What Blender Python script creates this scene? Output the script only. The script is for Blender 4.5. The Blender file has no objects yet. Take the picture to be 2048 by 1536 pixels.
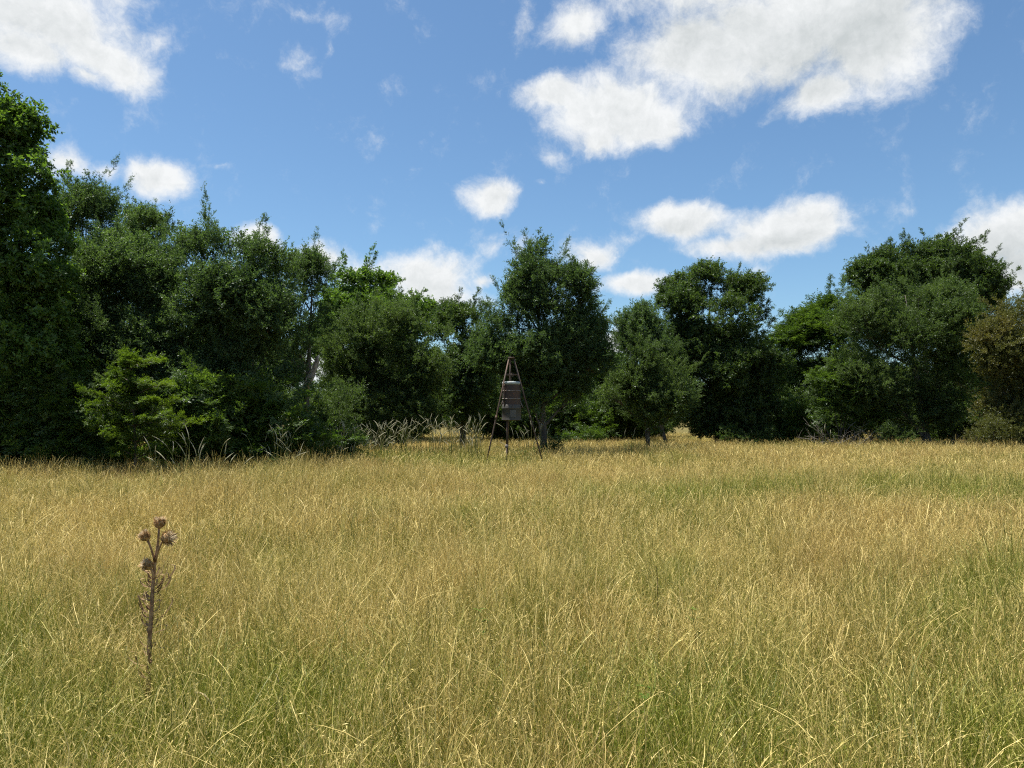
import bpy, math, random
import numpy as np
from mathutils import Vector, Matrix, Quaternion

rng = np.random.default_rng(11)
random.seed(5)
SC = bpy.context.scene
COL = SC.collection
R = math.radians

# ------------------------------------------------------------------ camera
FPX = 1490.0                      # focal length in pixels of a 2048 x 1536 frame
PITCH = math.atan(67.0 / FPX)
CAM_H = 1.6
cam_d = bpy.data.cameras.new('camera')
cam_d.sensor_fit = 'HORIZONTAL'
cam_d.sensor_width = 36.0
cam_d.lens = 36.0 * FPX / 2048.0
cam_d.clip_start = 0.05
cam_d.clip_end = 3000.0
cam = bpy.data.objects.new('camera', cam_d)
COL.objects.link(cam)
cam.location = (0, 0, CAM_H)
cam.rotation_euler = (R(90) + PITCH, 0, 0)
SC.camera = cam

# ------------------------------------------------------------------ light
SUN_EL, SUN_AZ = R(74), R(-72)     # azimuth clockwise from +Y (the view direction)
SKY_STRENGTH = 0.08
SUN_STRENGTH = 5.0
SC.view_settings.view_transform = 'Standard'
SC.view_settings.look = 'None'
SC.view_settings.exposure = 1.02
SC.view_settings.gamma = 1.0
SC.view_settings.use_curve_mapping = False
SC.render.engine = 'CYCLES'
SC.cycles.max_bounces = 7
SC.cycles.diffuse_bounces = 4
SC.cycles.glossy_bounces = 2
SC.cycles.transmission_bounces = 5
SC.cycles.transparent_max_bounces = 4
SC.cycles.caustics_reflective = False
SC.cycles.caustics_refractive = False
SC.cycles.use_denoising = False
SC.cycles.debug_use_spatial_splits = True
SC.cycles.use_adaptive_sampling = True
SC.cycles.adaptive_threshold = 0.015
SC.cycles.filter_width = 1.15

sun_d = bpy.data.lights.new('sun', 'SUN')
sun_d.energy = SUN_STRENGTH
sun_d.angle = R(0.53)
sun_d.color = (1.0, 0.94, 0.82)
sun = bpy.data.objects.new('sun', sun_d)
COL.objects.link(sun)
SUN_DIR = Vector((math.sin(SUN_AZ) * math.cos(SUN_EL), math.cos(SUN_AZ) * math.cos(SUN_EL), math.sin(SUN_EL)))
sun.rotation_euler = SUN_DIR.to_track_quat('Z', 'Y').to_euler()
sun.location = (0, 0, 60)


def pix_dir(px, py):
    """Direction through a point of the 2048 x 1536 view."""
    x, z = (px - 1024.0) / FPX, (768.0 - py) / FPX
    c, s = math.cos(PITCH), math.sin(PITCH)
    return Vector((x, c - s * z, s + c * z))


def at(px, py, depth):
    d = pix_dir(px, py)
    k = depth / d.y
    return Vector((d.x * k, depth, CAM_H + d.z * k))


def ground_x(px, depth):
    return at(px, 835, depth).x


# ------------------------------------------------------------------ sky with cumulus
world = bpy.data.worlds.new('World')
SC.world = world
world.use_nodes = True
wt = world.node_tree
wt.nodes.clear()


class NB:
    """A short way to write node trees."""
    def __init__(self, tree):
        self.t = tree

    def n(self, kind, **kw):
        nd = self.t.nodes.new(kind)
        for k, v in kw.items():
            setattr(nd, k, v)
        return nd

    def link(self, a, b):
        self.t.links.new(a, b)

    def put(self, sock, v):
        if hasattr(v, 'is_output'):
            self.t.links.new(v, sock)
        else:
            sock.default_value = v

    def math(self, op, a, b=0.0, c=None, clamp=False):
        nd = self.n('ShaderNodeMath', operation=op, use_clamp=clamp)
        self.put(nd.inputs[0], a)
        self.put(nd.inputs[1], b)
        if c is not None:
            self.put(nd.inputs[2], c)
        return nd.outputs[0]

    def vmath(self, op, a, b=None, scale=None):
        nd = self.n('ShaderNodeVectorMath', operation=op)
        self.put(nd.inputs[0], a)
        if b is not None:
            self.put(nd.inputs[1], b)
        if scale is not None:
            self.put(nd.inputs['Scale'], scale)
        return nd.outputs[0]

    def noise(self, vec, scale, detail=4.0, rough=0.5, lac=2.0):
        nd = self.n('ShaderNodeTexNoise')
        if vec is not None:
            self.link(vec, nd.inputs['Vector'])
        nd.inputs['Scale'].default_value = scale
        nd.inputs['Detail'].default_value = detail
        nd.inputs['Roughness'].default_value = rough
        nd.inputs['Lacunarity'].default_value = lac
        return nd

    def mix(self, fac, a, b):
        nd = self.n('ShaderNodeMix', data_type='RGBA')
        self.put(nd.inputs[0], fac)
        self.put(nd.inputs[6], a)
        self.put(nd.inputs[7], b)
        return nd.outputs[2]

    def ramp(self, v, lo, hi, smooth=True, o0=0.0, o1=1.0):
        nd = self.n('ShaderNodeMapRange', interpolation_type='SMOOTHSTEP' if smooth else 'LINEAR')
        self.put(nd.inputs['Value'], v)
        nd.inputs['From Min'].default_value = lo
        nd.inputs['From Max'].default_value = hi
        nd.inputs['To Min'].default_value = o0
        nd.inputs['To Max'].default_value = o1
        return nd.outputs['Result']


w = NB(wt)
sky = w.n('ShaderNodeTexSky', sky_type='NISHITA')
sky.sun_disc = False
sky.sun_elevation = SUN_EL
sky.sun_rotation = SUN_AZ % (2 * math.pi)
sky.air_density = 1.0
sky.dust_density = 0.6
sky.ozone_density = 2.0
tc = w.n('ShaderNodeTexCoord')
DIR = tc.outputs['Generated']
warp = w.noise(DIR, 10.0, 6.0, 0.60)
wv = w.vmath('SUBTRACT', warp.outputs['Color'], (0.5, 0.5, 0.5))
wv = w.vmath('SCALE', wv, scale=0.045)
P0 = w.vmath('ADD', DIR, wv)

# centre, half-widths, tilt (degrees) and body of each cumulus, in view units, later turned into directions
CLOUDS = [
    (1560, 60, 330, 135, -10, 1.0), (1760, 70, 190, 150, -25, 1.0), (1400, 110, 210, 120, 0, 1.0),
    (1230, 215, 200, 95, 0, 1.0), (1110, 190, 110, 48, 0, .9), (1290, 250, 150, 62, -8, .9), (1190, 275, 90, 50, 0, .8),
    (1650, 185, 130, 55, -12, .9), (1160, 50, 90, 70, -20, .72), (1048, 60, 34, 95, 0, .5), (1092, 312, 60, 36, 10, .62),
    (1500, -90, 420, 130, 0, 1.0), (1075, 360, 26, 16, 0, .5), (1535, 240, 40, 24, 0, .45),
    (90, 40, 240, 110, 5, 1.0), (200, 110, 140, 75, 15, 1.0), (60, 110, 140, 65, 0, .9), (180, 155, 70, 30, 0, .7),
    (318, 75, 60, 70, -30, .62), (60, -60, 250, 90, 0, 1.0),
    (610, 115, 70, 55, 0, .52), (600, 25, 130, 36, 0, .5), (662, 90, 26, 42, 0, .55),
    (128, 325, 75, 46, 0, .72), (210, 342, 56, 36, 0, .62), (320, 347, 78, 55, 0, .95), (432, 330, 50, 16, 0, .45),
    (980, 394, 68, 54, 0, 1.0), (1030, 385, 30, 22, 0, .6),
    (1375, 445, 140, 48, 0, .95), (1330, 435, 60, 40, 0, .8), (1570, 462, 160, 72, -6, 1.0), (1470, 492, 130, 34, 0, .85),
    (1625, 455, 80, 50, 0, .9), (1250, 482, 90, 32, 0, .52), (1270, 566, 115, 34, 0, .9), (1190, 512, 80, 48, 0, .72),
    (985, 492, 75, 48, -20, .62), (1045, 495, 50, 50, 0, .6), (860, 560, 130, 75, 0, 1.0), (850, 600, 160, 50, 0, .9),
    (965, 560, 40, 22, -15, .7), (865, 502, 34, 26, 0, .58), (640, 515, 90, 45, 0, .75), (520, 485, 70, 45, 0, .95),
    (715, 545, 80, 36, 0, .7), (1990, 480, 140, 85, 0, .95), (2070, 450, 150, 85, 0, .95), (2040, 540, 130, 60, 0, .9),
    (1520, 540, 80, 28, 0, .45), (1240, 690, 110, 40, 0, .8), (640, 730, 150, 60, 0, .85), (1820, 420, 26, 14, 0, .4),
]
acc = None
GREYS = [(1640, 110, 250, 90, -15, 1.0), (1380, 60, 160, 70, 0, .7), (60, 70, 130, 50, 0, .45), (2010, 520, 130, 60, 0, 1.0), (1560, 490, 120, 26, 0, .8), (1370, 462, 90, 18, 0, .6), (860, 600, 110, 36, 0, .6)]
def blob(spec):
    cx, cy, rx, ry, rot, wt_ = spec
    if wt_ < .66:
        wt_ *= .74
    c = pix_dir(cx, cy)
    k = 1.0 / c.length
    c = c.normalized()
    ex = Vector((c.y, -c.x, 0)).normalized()
    ez = ex.cross(c).normalized()
    a = R(-rot)
    ex2 = ex * math.cos(a) + ez * math.sin(a)
    ez2 = ez * math.cos(a) - ex * math.sin(a)
    m = Matrix((ex2, c, ez2)).transposed()
    mp = w.n('ShaderNodeMapping', vector_type='TEXTURE')
    w.link(P0, mp.inputs['Vector'])
    mp.inputs['Location'].default_value = c
    mp.inputs['Rotation'].default_value = m.to_euler()
    mp.inputs['Scale'].default_value = (1.17 * rx / FPX * k, 0.9, 1.17 * ry / FPX * k)
    g = w.n('ShaderNodeTexGradient', gradient_type='SPHERICAL')
    w.link(mp.outputs[0], g.inputs[0])
    return w.math('MULTIPLY', g.outputs['Fac'], wt_)


for spec in CLOUDS:
    v = blob(spec)
    acc = v if acc is None else w.math('SMOOTH_MAX', acc, v, 0.16)
grey = None
for spec in GREYS:
    v = blob(spec)
    grey = v if grey is None else w.math('MAXIMUM', grey, v)

# the same fair-weather cumulus goes on over the rest of the sky, out of the view
sp = w.n('ShaderNodeSeparateXYZ')
w.link(DIR, sp.inputs[0])
den = w.math('ADD', w.math('MAXIMUM', sp.outputs['Z'], 0.0), 0.22)
flat = w.n('ShaderNodeCombineXYZ')
w.link(w.math('DIVIDE', sp.outputs['X'], den), flat.inputs[0])
w.link(w.math('DIVIDE', sp.outputs['Y'], den), flat.inputs[1])
rest = w.noise(flat.outputs[0], 1.5, 2.0, 0.4)
fwd = Vector((0, math.cos(PITCH), math.sin(PITCH)))
dotf = w.n('ShaderNodeVectorMath', operation='DOT_PRODUCT')
w.link(DIR, dotf.inputs[0])
dotf.inputs[1].default_value = fwd
outside = w.ramp(dotf.outputs['Value'], 0.74, 0.64)
restv = w.math('MULTIPLY', w.ramp(rest.outputs['Fac'], 0.50, 0.68), outside)
acc = w.math('MAXIMUM', acc, w.math('MULTIPLY', restv, 0.8))

fine = w.noise(P0, 21.0, 12.0, 0.68)
lit = w.noise(w.vmath('ADD', P0, (-0.006, 0.0, 0.011)), 21.0, 7.0, 0.68)
dens = w.math('ADD', acc, w.math('MULTIPLY', w.math('SUBTRACT', fine.outputs['Fac'], 0.5), 0.92))
alpha = w.ramp(dens, 0.15, 0.66)
relief = w.math('MULTIPLY', w.math('SUBTRACT', lit.outputs['Fac'], fine.outputs['Fac']), 1.7)
core = w.math('ADD', relief, w.math('ADD', w.math('MULTIPLY', grey, 0.85), w.ramp(dens, 0.35, 1.1, o0=0.05, o1=0.35)), clamp=True)
CB = 1.0 / SKY_STRENGTH
cloud_col = w.mix(core, (0.455 * CB, 0.465 * CB, 0.47 * CB, 1), (0.295 * CB, 0.315 * CB, 0.32 * CB, 1))
skyc = w.n('ShaderNodeMix', data_type='RGBA', blend_type='MULTIPLY')
skyc.inputs[0].default_value = 1.0
w.link(sky.outputs[0], skyc.inputs[6])
skyc.inputs[7].default_value = (0.665, 0.82, 0.885, 1)
bgc = w.mix(alpha, skyc.outputs[2], cloud_col)
bg = w.n('ShaderNodeBackground')
w.link(bgc, bg.inputs['Color'])
bg.inputs['Strength'].default_value = SKY_STRENGTH
wo = w.n('ShaderNodeOutputWorld')
w.link(bg.outputs[0], wo.inputs[0])
try:
    world.cycles.sampling_method = 'MANUAL'
    world.cycles.sample_map_resolution = 512
except Exception:
    pass


# ------------------------------------------------------------------ helpers
def tag(o, label=None, cat=None, group=None, kind=None):
    if label: o['label'] = label
    if cat: o['category'] = cat
    if group: o['group'] = group
    if kind: o['kind'] = kind
    return o


def link(o, parent=None):
    COL.objects.link(o)
    if parent is not None:
        o.parent = parent
    return o


def empty(name, loc):
    o = bpy.data.objects.new(name, None)
    o.empty_display_size = 0.2
    o.location = loc
    return link(o)


class MB:
    """Collects tubes, lathes and ribbons into one mesh."""
    def __init__(self):
        self.v, self.f = [], []

    def tube(self, pts, rad, sides=7, cap=True, wob=0.0):
        pts = [Vector(p) for p in pts]
        n = len(pts)
        base = len(self.v)
        up = None
        for i, p in enumerate(pts):
            t = (pts[min(i + 1, n - 1)] - pts[max(i - 1, 0)]).normalized()
            if up is None:
                ref = Vector((0, 0, 1)) if abs(t.z) < 0.9 else Vector((1, 0, 0))
                up = t.cross(ref).normalized()
            u = (up - t * up.dot(t))
            u = u.normalized() if u.length > 1e-6 else t.orthogonal().normalized()
            up = u
            vv = t.cross(u)
            r = rad[i] if hasattr(rad, '__len__') else rad
            for k in range(sides):
                a = 2 * math.pi * k / sides
                rr = r * (1 + (random.uniform(-wob, wob) if wob else 0))
                self.v.append(p + (u * math.cos(a) + vv * math.sin(a)) * rr)
        for i in range(n - 1):
            for k in range(sides):
                k2 = (k + 1) % sides
                a = base + i * sides
                self.f.append((a + k, a + k2, a + sides + k2, a + sides + k))
        if cap:
            self.f.append(tuple(base + k for k in reversed(range(sides))))
            self.f.append(tuple(base + (n - 1) * sides + k for k in range(sides)))

    def lathe(self, prof, center=(0, 0, 0), sides=32, axis=None):
        """prof: (radius, height) from bottom to top."""
        base = len(self.v)
        q = Vector((0, 0, 1)).rotation_difference(Vector(axis).normalized()) if axis is not None else Quaternion()
        c = Vector(center)
        for r, h in prof:
            for k in range(sides):
                a = 2 * math.pi * k / sides
                self.v.append(c + q @ Vector((r * math.cos(a), r * math.sin(a), h)))
        for i in range(len(prof) - 1):
            for k in range(sides):
                k2 = (k + 1) % sides
                a = base + i * sides
                self.f.append((a + k, a + k2, a + sides + k2, a + sides + k))
        self.f.append(tuple(base + k for k in reversed(range(sides))))
        self.f.append(tuple(base + (len(prof) - 1) * sides + k for k in range(sides)))

    def box(self, c, sx, sy, sz, rot=None):
        base = len(self.v)
        rot = rot or Matrix.Identity(3)
        for x in (-1, 1):
            for y in (-1, 1):
                for z in (-1, 1):
                    self.v.append(Vector(c) + rot @ Vector((x * sx / 2, y * sy / 2, z * sz / 2)))
        for q in ((0, 1, 3, 2), (4, 6, 7, 5), (0, 4, 5, 1), (2, 3, 7, 6), (0, 2, 6, 4), (1, 5, 7, 3)):
            self.f.append(tuple(base + i for i in q))

    def ribbon(self, pts, widths, side):
        base = len(self.v)
        for p, wd in zip(pts, widths):
            self.v.append(Vector(p) - Vector(side) * wd / 2)
            self.v.append(Vector(p) + Vector(side) * wd / 2)
        for i in range(len(pts) - 1):
            a = base + 2 * i
            self.f.append((a, a + 1, a + 3, a + 2))

    def build(self, name, mat, parent=None, smooth=True, origin=None):
        me = bpy.data.meshes.new(name)
        vs = self.v
        off = parent.location if (parent is not None and parent.parent is None) else Vector((0, 0, 0))
        if parent is not None and parent.parent is not None:
            off = parent.parent.location
        if origin is not None:
            off = Vector(origin)
        me.from_pydata([tuple(p - off) for p in vs], [], self.f)
        if smooth:
            me.polygons.foreach_set('use_smooth', [True] * len(me.polygons))
        me.update()
        o = bpy.data.objects.new(name, me)
        if origin is not None:
            o.location = origin
        me.materials.append(mat)
        return link(o, parent)


def bez(a, b, c, n):
    a, b, c = Vector(a), Vector(b), Vector(c)
    return [a * (1 - t) ** 2 + b * 2 * t * (1 - t) + c * t * t for t in [i / (n - 1) for i in range(n)]]


# ------------------------------------------------------------------ materials
def new_mat(name):
    m = bpy.data.materials.new(name)
    m.use_nodes = True
    m.node_tree.nodes.clear()
    b = NB(m.node_tree)
    out = b.n('ShaderNodeOutputMaterial')
    return m, b, out


def leaf_mat(name, dark, light, trans, warm=None, tfac=0.42, gloss=0.10, nscale=0.55):
    m, b, out = new_mat(name)
    at_r = b.n('ShaderNodeAttribute', attribute_name='rnd')
    geo = b.n('ShaderNodeNewGeometry')
    ns = b.noise(geo.outputs['Position'], nscale, 3.0, 0.6)
    ns2 = b.noise(geo.outputs['Position'], 2.3, 2.0, 0.5)
    f = b.math('ADD', b.math('MULTIPLY', at_r.outputs['Fac'], 0.55), b.ramp(ns.outputs['Fac'], 0.3, 0.7, o0=-0.1, o1=0.45))
    f = b.math('ADD', f, b.math('MULTIPLY', b.math('SUBTRACT', ns2.outputs['Fac'], 0.5), 0.6), clamp=True)
    col = b.mix(f, (*dark, 1), (*light, 1))
    if warm is not None:
        wn = b.noise(geo.outputs['Position'], 0.9, 3.0, 0.6)
        col = b.mix(b.ramp(wn.outputs['Fac'], 0.47, 0.66, o1=0.36), col, (*warm, 1))
    d = b.n('ShaderNodeBsdfDiffuse')
    b.link(col, d.inputs['Color'])
    t = b.n('ShaderNodeBsdfTranslucent')
    tcol = b.n('ShaderNodeMix', data_type='RGBA', blend_type='MULTIPLY')
    tcol.inputs[0].default_value = 1.0
    b.link(col, tcol.inputs[6])
    tcol.inputs[7].default_value = (*trans, 1)
    b.link(tcol.outputs[2], t.inputs['Color'])
    mx = b.n('ShaderNodeMixShader')
    mx.inputs[0].default_value = tfac
    b.link(d.outputs[0], mx.inputs[1])
    b.link(t.outputs[0], mx.inputs[2])
    g = b.n('ShaderNodeBsdfGlossy')
    g.inputs['Roughness'].default_value = 0.42
    g.inputs['Color'].default_value = (0.75, 0.8, 0.85, 1)
    mx2 = b.n('ShaderNodeMixShader')
    mx2.inputs[0].default_value = gloss
    b.link(mx.outputs[0], mx2.inputs[1])
    b.link(g.outputs[0], mx2.inputs[2])
    b.link(mx2.outputs[0], out.inputs[0])
    return m


LEAF = {
    'elm': leaf_mat('elm_leaf', (0.038, 0.070, 0.026), (0.096, 0.150, 0.058), (1.5, 1.6, 0.7), gloss=0.022, tfac=0.48),
    'dark': leaf_mat('dark_leaf', (0.034, 0.062, 0.020), (0.082, 0.128, 0.036), (1.5, 1.6, 0.6), gloss=0.022, tfac=0.48),
    'broad': leaf_mat('broad_leaf', (0.055, 0.105, 0.022), (0.115, 0.190, 0.042), (1.6, 1.7, 0.6), gloss=0.022, tfac=0.47),
    'sapling': leaf_mat('sapling_leaf', (0.062, 0.108, 0.017), (0.118, 0.170, 0.029), (1.5, 1.6, 0.5), gloss=0.025, tfac=0.48),
    'feather': leaf_mat('feathery_leaf', (0.040, 0.078, 0.018), (0.095, 0.150, 0.034), (1.6, 1.7, 0.6), gloss=0.03, tfac=0.44),
    'olive': leaf_mat('olive_leaf', (0.046, 0.078, 0.024), (0.104, 0.152, 0.050), (1.5, 1.6, 0.7), gloss=0.022, tfac=0.48),
    'brown': leaf_mat('turning_leaf', (0.068, 0.082, 0.020), (0.140, 0.145, 0.040), (1.4, 1.4, 0.6), warm=(0.17, 0.13, 0.042), gloss=0.03, tfac=0.42),
}


def bark_mat(name, c1, c2, scale=9.0):
    m, b, out = new_mat(name)
    tcn = b.n('ShaderNodeTexCoord')
    mp = b.n('ShaderNodeMapping')
    mp.inputs['Scale'].default_value = (1, 1, 0.22)
    b.link(tcn.outputs['Object'], mp.inputs['Vector'])
    n1 = b.noise(mp.outputs[0], scale, 6.0, 0.65)
    n2 = b.noise(tcn.outputs['Object'], 1.3, 3.0, 0.5)
    f = b.math('ADD', b.math('MULTIPLY', n1.outputs['Fac'], 0.7), b.math('MULTIPLY', n2.outputs['Fac'], 0.3))
    col = b.mix(b.ramp(f, 0.35, 0.65), (*c1, 1), (*c2, 1))
    p = b.n('ShaderNodeBsdfPrincipled')
    b.link(col, p.inputs['Base Color'])
    p.inputs['Roughness'].default_value = 0.9
    bp = b.n('ShaderNodeBump')
    bp.inputs['Strength'].default_value = 0.8
    bp.inputs['Distance'].default_value = 0.03
    b.link(n1.outputs['Fac'], bp.inputs['Height'])
    b.link(bp.outputs[0], p.inputs['Normal'])
    b.link(p.outputs[0], out.inputs[0])
    return m


BARK = bark_mat('bark', (0.035, 0.028, 0.021), (0.125, 0.105, 0.082))
BARK_PALE = bark_mat('weathered_wood', (0.16, 0.14, 0.12), (0.40, 0.37, 0.33), 14)


def rust_mat(name, base, rust, pale, amount=0.5, metallic=0.25):
    m, b, out = new_mat(name)
    tcn = b.n('ShaderNodeTexCoord')
    mp = b.n('ShaderNodeMapping')
    mp.inputs['Scale'].default_value = (1, 1, 0.35)
    b.link(tcn.outputs['Object'], mp.inputs['Vector'])
    n1 = b.noise(mp.outputs[0], 7.0, 7.0, 0.65)
    n2 = b.noise(tcn.outputs['Object'], 26.0, 4.0, 0.6)
    col = b.mix(b.ramp(n1.outputs['Fac'], 0.62 - 0.3 * amount, 0.72 - 0.2 * amount), (*base, 1), (*rust, 1))
    col = b.mix(b.ramp(n2.outputs['Fac'], 0.58, 0.75, o1=0.5), col, (*pale, 1))
    p = b.n('ShaderNodeBsdfPrincipled')
    b.link(col, p.inputs['Base Color'])
    p.inputs['Roughness'].default_value = 0.72
    p.inputs['Metallic'].default_value = metallic
    bp = b.n('ShaderNodeBump')
    bp.inputs['Strength'].default_value = 0.35
    bp.inputs['Distance'].default_value = 0.01
    b.link(n2.outputs['Fac'], bp.inputs['Height'])
    b.link(bp.outputs[0], p.inputs['Normal'])
    b.link(p.outputs[0], out.inputs[0])
    return m


RUST_PIPE = rust_mat('rusted_pipe', (0.062, 0.040, 0.029), (0.090, 0.050, 0.032), (0.055, 0.043, 0.035), 0.5, 0.0)
DRUM = rust_mat('weathered_drum', (0.036, 0.027, 0.023), (0.060, 0.033, 0.023), (0.058, 0.046, 0.039), 0.65, 0.0)
DRUM_HOOP = rust_mat('drum_hoop', (0.17, 0.145, 0.13), (0.14, 0.10, 0.08), (0.21, 0.19, 0.175), 0.4, 0.0)
DRUM_LOW = rust_mat('galvanised_skirt', (0.052, 0.050, 0.045), (0.048, 0.036, 0.029), (0.080, 0.076, 0.069), 0.4, 0.0)
DRUM_LID = rust_mat('pale_lid', (0.30, 0.34, 0.35), (0.22, 0.20, 0.18), (0.42, 0.44, 0.44), 0.3)
LABEL = rust_mat('faded_label', (0.085, 0.083, 0.075), (0.062, 0.056, 0.049), (0.10, 0.097, 0.09), 0.5, 0.0)


def plain_mat(name, c1, c2, scale=20.0, rough=0.9, trans=0.0):
    m, b, out = new_mat(name)
    tcn = b.n('ShaderNodeTexCoord')
    n1 = b.noise(tcn.outputs['Object'], scale, 4.0, 0.6)
    col = b.mix(b.ramp(n1.outputs['Fac'], 0.35, 0.65), (*c1, 1), (*c2, 1))
    d = b.n('ShaderNodeBsdfDiffuse')
    b.link(col, d.inputs['Color'])
    if trans:
        t = b.n('ShaderNodeBsdfTranslucent')
        b.link(col, t.inputs['Color'])
        mx = b.n('ShaderNodeMixShader')
        mx.inputs[0].default_value = trans
        b.link(d.outputs[0], mx.inputs[1])
        b.link(t.outputs[0], mx.inputs[2])
        b.link(mx.outputs[0], out.inputs[0])
    else:
        b.link(d.outputs[0], out.inputs[0])
    return m


THISTLE_STEM = plain_mat('dead_thistle_stem', (0.20, 0.115, 0.065), (0.40, 0.26, 0.155), 30)
THISTLE_LEAF = plain_mat('dead_thistle_leaf', (0.20, 0.125, 0.07), (0.42, 0.30, 0.18), 25, trans=0.25)
THISTLE_BRACT = plain_mat('thistle_bract', (0.19, 0.105, 0.048), (0.52, 0.36, 0.19), 60, trans=0.15)
THISTLE_DOWN = plain_mat('thistle_down', (0.42, 0.33, 0.20), (0.68, 0.57, 0.40), 40, trans=0.4)
DEADWOOD = bark_mat('dead_wood', (0.075, 0.065, 0.052), (0.20, 0.18, 0.15), 14)
STALK = plain_mat('tall_stalk', (0.13, 0.17, 0.045), (0.30, 0.28, 0.11), 3, trans=0.3)
STALK_GREEN = plain_mat('tall_blade', (0.07, 0.13, 0.03), (0.13, 0.19, 0.045), 3, trans=0.35)
PLUME = plain_mat('pale_plume', (0.37, 0.36, 0.25), (0.58, 0.55, 0.41), 5, trans=0.35)
DARK_STALK = plain_mat('dark_dock_stalk', (0.030, 0.022, 0.014), (0.07, 0.05, 0.03), 30)
STRAW_STALK = plain_mat('straw_stalk', (0.45, 0.36, 0.18), (0.62, 0.52, 0.30), 12, trans=0.25)


def grass_mat():
    m, b, out = new_mat('meadow_grass')
    tt = b.n('ShaderNodeAttribute', attribute_name='t').outputs['Fac']
    rr = b.n('ShaderNodeAttribute', attribute_name='rnd').outputs['Fac']
    dd = b.n('ShaderNodeAttribute', attribute_name='dry').outputs['Fac']
    geo = b.n('ShaderNodeNewGeometry')
    pos = geo.outputs['Position']
    fl = b.n('ShaderNodeVectorMath', operation='MULTIPLY')
    b.link(pos, fl.inputs[0])
    fl.inputs[1].default_value = (1, 1, 0)
    n1 = b.noise(fl.outputs[0], 0.32, 3.0, 0.55)
    n2 = b.noise(fl.outputs[0], 1.3, 2.0, 0.5)
    patch = b.math('ADD', b.math('MULTIPLY', b.math('SUBTRACT', n1.outputs['Fac'], 0.5), 1.9),
                   b.math('MULTIPLY', b.math('SUBTRACT', n2.outputs['Fac'], 0.5), 0.9))
    # places where the meadow is still green
    for (gx, gy, rx, ry, amt) in GREEN_PATCHES:
        mp = b.n('ShaderNodeMapping', vector_type='TEXTURE')
        mp.inputs['Location'].default_value = (gx, gy, 0)
        mp.inputs['Scale'].default_value = (rx, ry, 1)
        b.link(fl.outputs[0], mp.inputs['Vector'])
        g = b.n('ShaderNodeTexGradient', gradient_type='SPHERICAL')
        b.link(mp.outputs[0], g.inputs[0])
        patch = b.math('SUBTRACT', patch, b.math('MULTIPLY', g.outputs['Fac'], amt))
    f = b.math('ADD', b.math('MULTIPLY', dd, 0.55), b.math('MULTIPLY', tt, 0.42))
    f = b.math('ADD', f, b.math('MULTIPLY', b.math('SUBTRACT', rr, 0.5), 0.55))
    f = b.math('ADD', f, b.math('MULTIPLY', patch, 0.95))
    f = b.math('SUBTRACT', f, 0.20, clamp=True)
    rr2 = b.math('POWER', rr, 1.25)
    green = b.mix(rr2, (0.072, 0.105, 0.006, 1), (0.30, 0.345, 0.026, 1))
    straw = b.mix(rr2, (0.30, 0.195, 0.042, 1), (0.82, 0.67, 0.26, 1))
    n3 = b.noise(fl.outputs[0], 0.55, 3.0, 0.6)
    straw = b.mix(b.ramp(n3.outputs['Fac'], 0.50, 0.68, o1=0.55), straw, (0.31, 0.18, 0.055, 1))
    col = b.mix(b.ramp(f, 0.18, 0.80), green, straw)
    d = b.n('ShaderNodeBsdfDiffuse')
    b.link(col, d.inputs['Color'])
    t = b.n('ShaderNodeBsdfTranslucent')
    b.link(col, t.inputs['Color'])
    mx = b.n('ShaderNodeMixShader')
    mx.inputs[0].default_value = 0.30
    b.link(d.outputs[0], mx.inputs[1])
    b.link(t.outputs[0], mx.inputs[2])
    g = b.n('ShaderNodeBsdfGlossy')
    g.inputs['Roughness'].default_value = 0.55
    g.inputs['Color'].default_value = (0.95, 0.9, 0.8, 1)
    mx2 = b.n('ShaderNodeMixShader')
    mx2.inputs[0].default_value = 0.035
    b.link(mx.outputs[0], mx2.inputs[1])
    b.link(g.outputs[0], mx2.inputs[2])
    b.link(mx2.outputs[0], out.inputs[0])
    return m


# x, y, half-width, half-depth, strength (metres on the field)
GREEN_PATCHES = [
    (4.2, 12.2, 4.0, 2.6, 0.62), (-1.6, 21.0, 4.0, 3.0, 0.75), (8.5, 14.0, 4.0, 2.6, 0.5), (-3.0, 3.0, 2.6, 1.6, 0.5),
    (0.6, 2.9, 1.2, 1.0, 0.35), (1.6, 3.2, 1.5, 1.4, 0.4), (0.8, 9.0, 2.0, 1.6, 0.4), (-5.5, 12.0, 2.5, 1.6, 0.45),
    (0.4, 5.0, 0.9, 1.6, 0.45), (11.5, 33.0, 4.0, 2.5, 0.5), (-3.4, 7.6, 1.3, 1.0, 0.3),
    (-1.2, 3.3, 1.5, 1.3, 0.22), (2.7, 4.0, 1.5, 1.3, 0.15), (-2.6, 5.2, 1.0, 1.2, 0.15),
]
GRASS = grass_mat()


def ground_mat():
    m, b, out = new_mat('meadow_soil')
    geo = b.n('ShaderNodeNewGeometry')
    n1 = b.noise(geo.outputs['Position'], 0.25, 5.0, 0.6)
    n2 = b.noise(geo.outputs['Position'], 9.0, 6.0, 0.7)
    col = b.mix(b.ramp(n1.outputs['Fac'], 0.35, 0.65), (0.13, 0.125, 0.045, 1), (0.24, 0.185, 0.085, 1))
    col = b.mix(b.ramp(n2.outputs['Fac'], 0.35, 0.7), (0.08, 0.07, 0.032, 1), col)
    d = b.n('ShaderNodeBsdfDiffuse')
    b.link(col, d.inputs['Color'])
    bp = b.n('ShaderNodeBump')
    bp.inputs['Strength'].default_value = 0.9
    bp.inputs['Distance'].default_value = 0.06
    b.link(n2.outputs['Fac'], bp.inputs['Height'])
    b.link(bp.outputs[0], d.inputs['Normal'])
    b.link(d.outputs[0], out.inputs[0])
    return m


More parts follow.
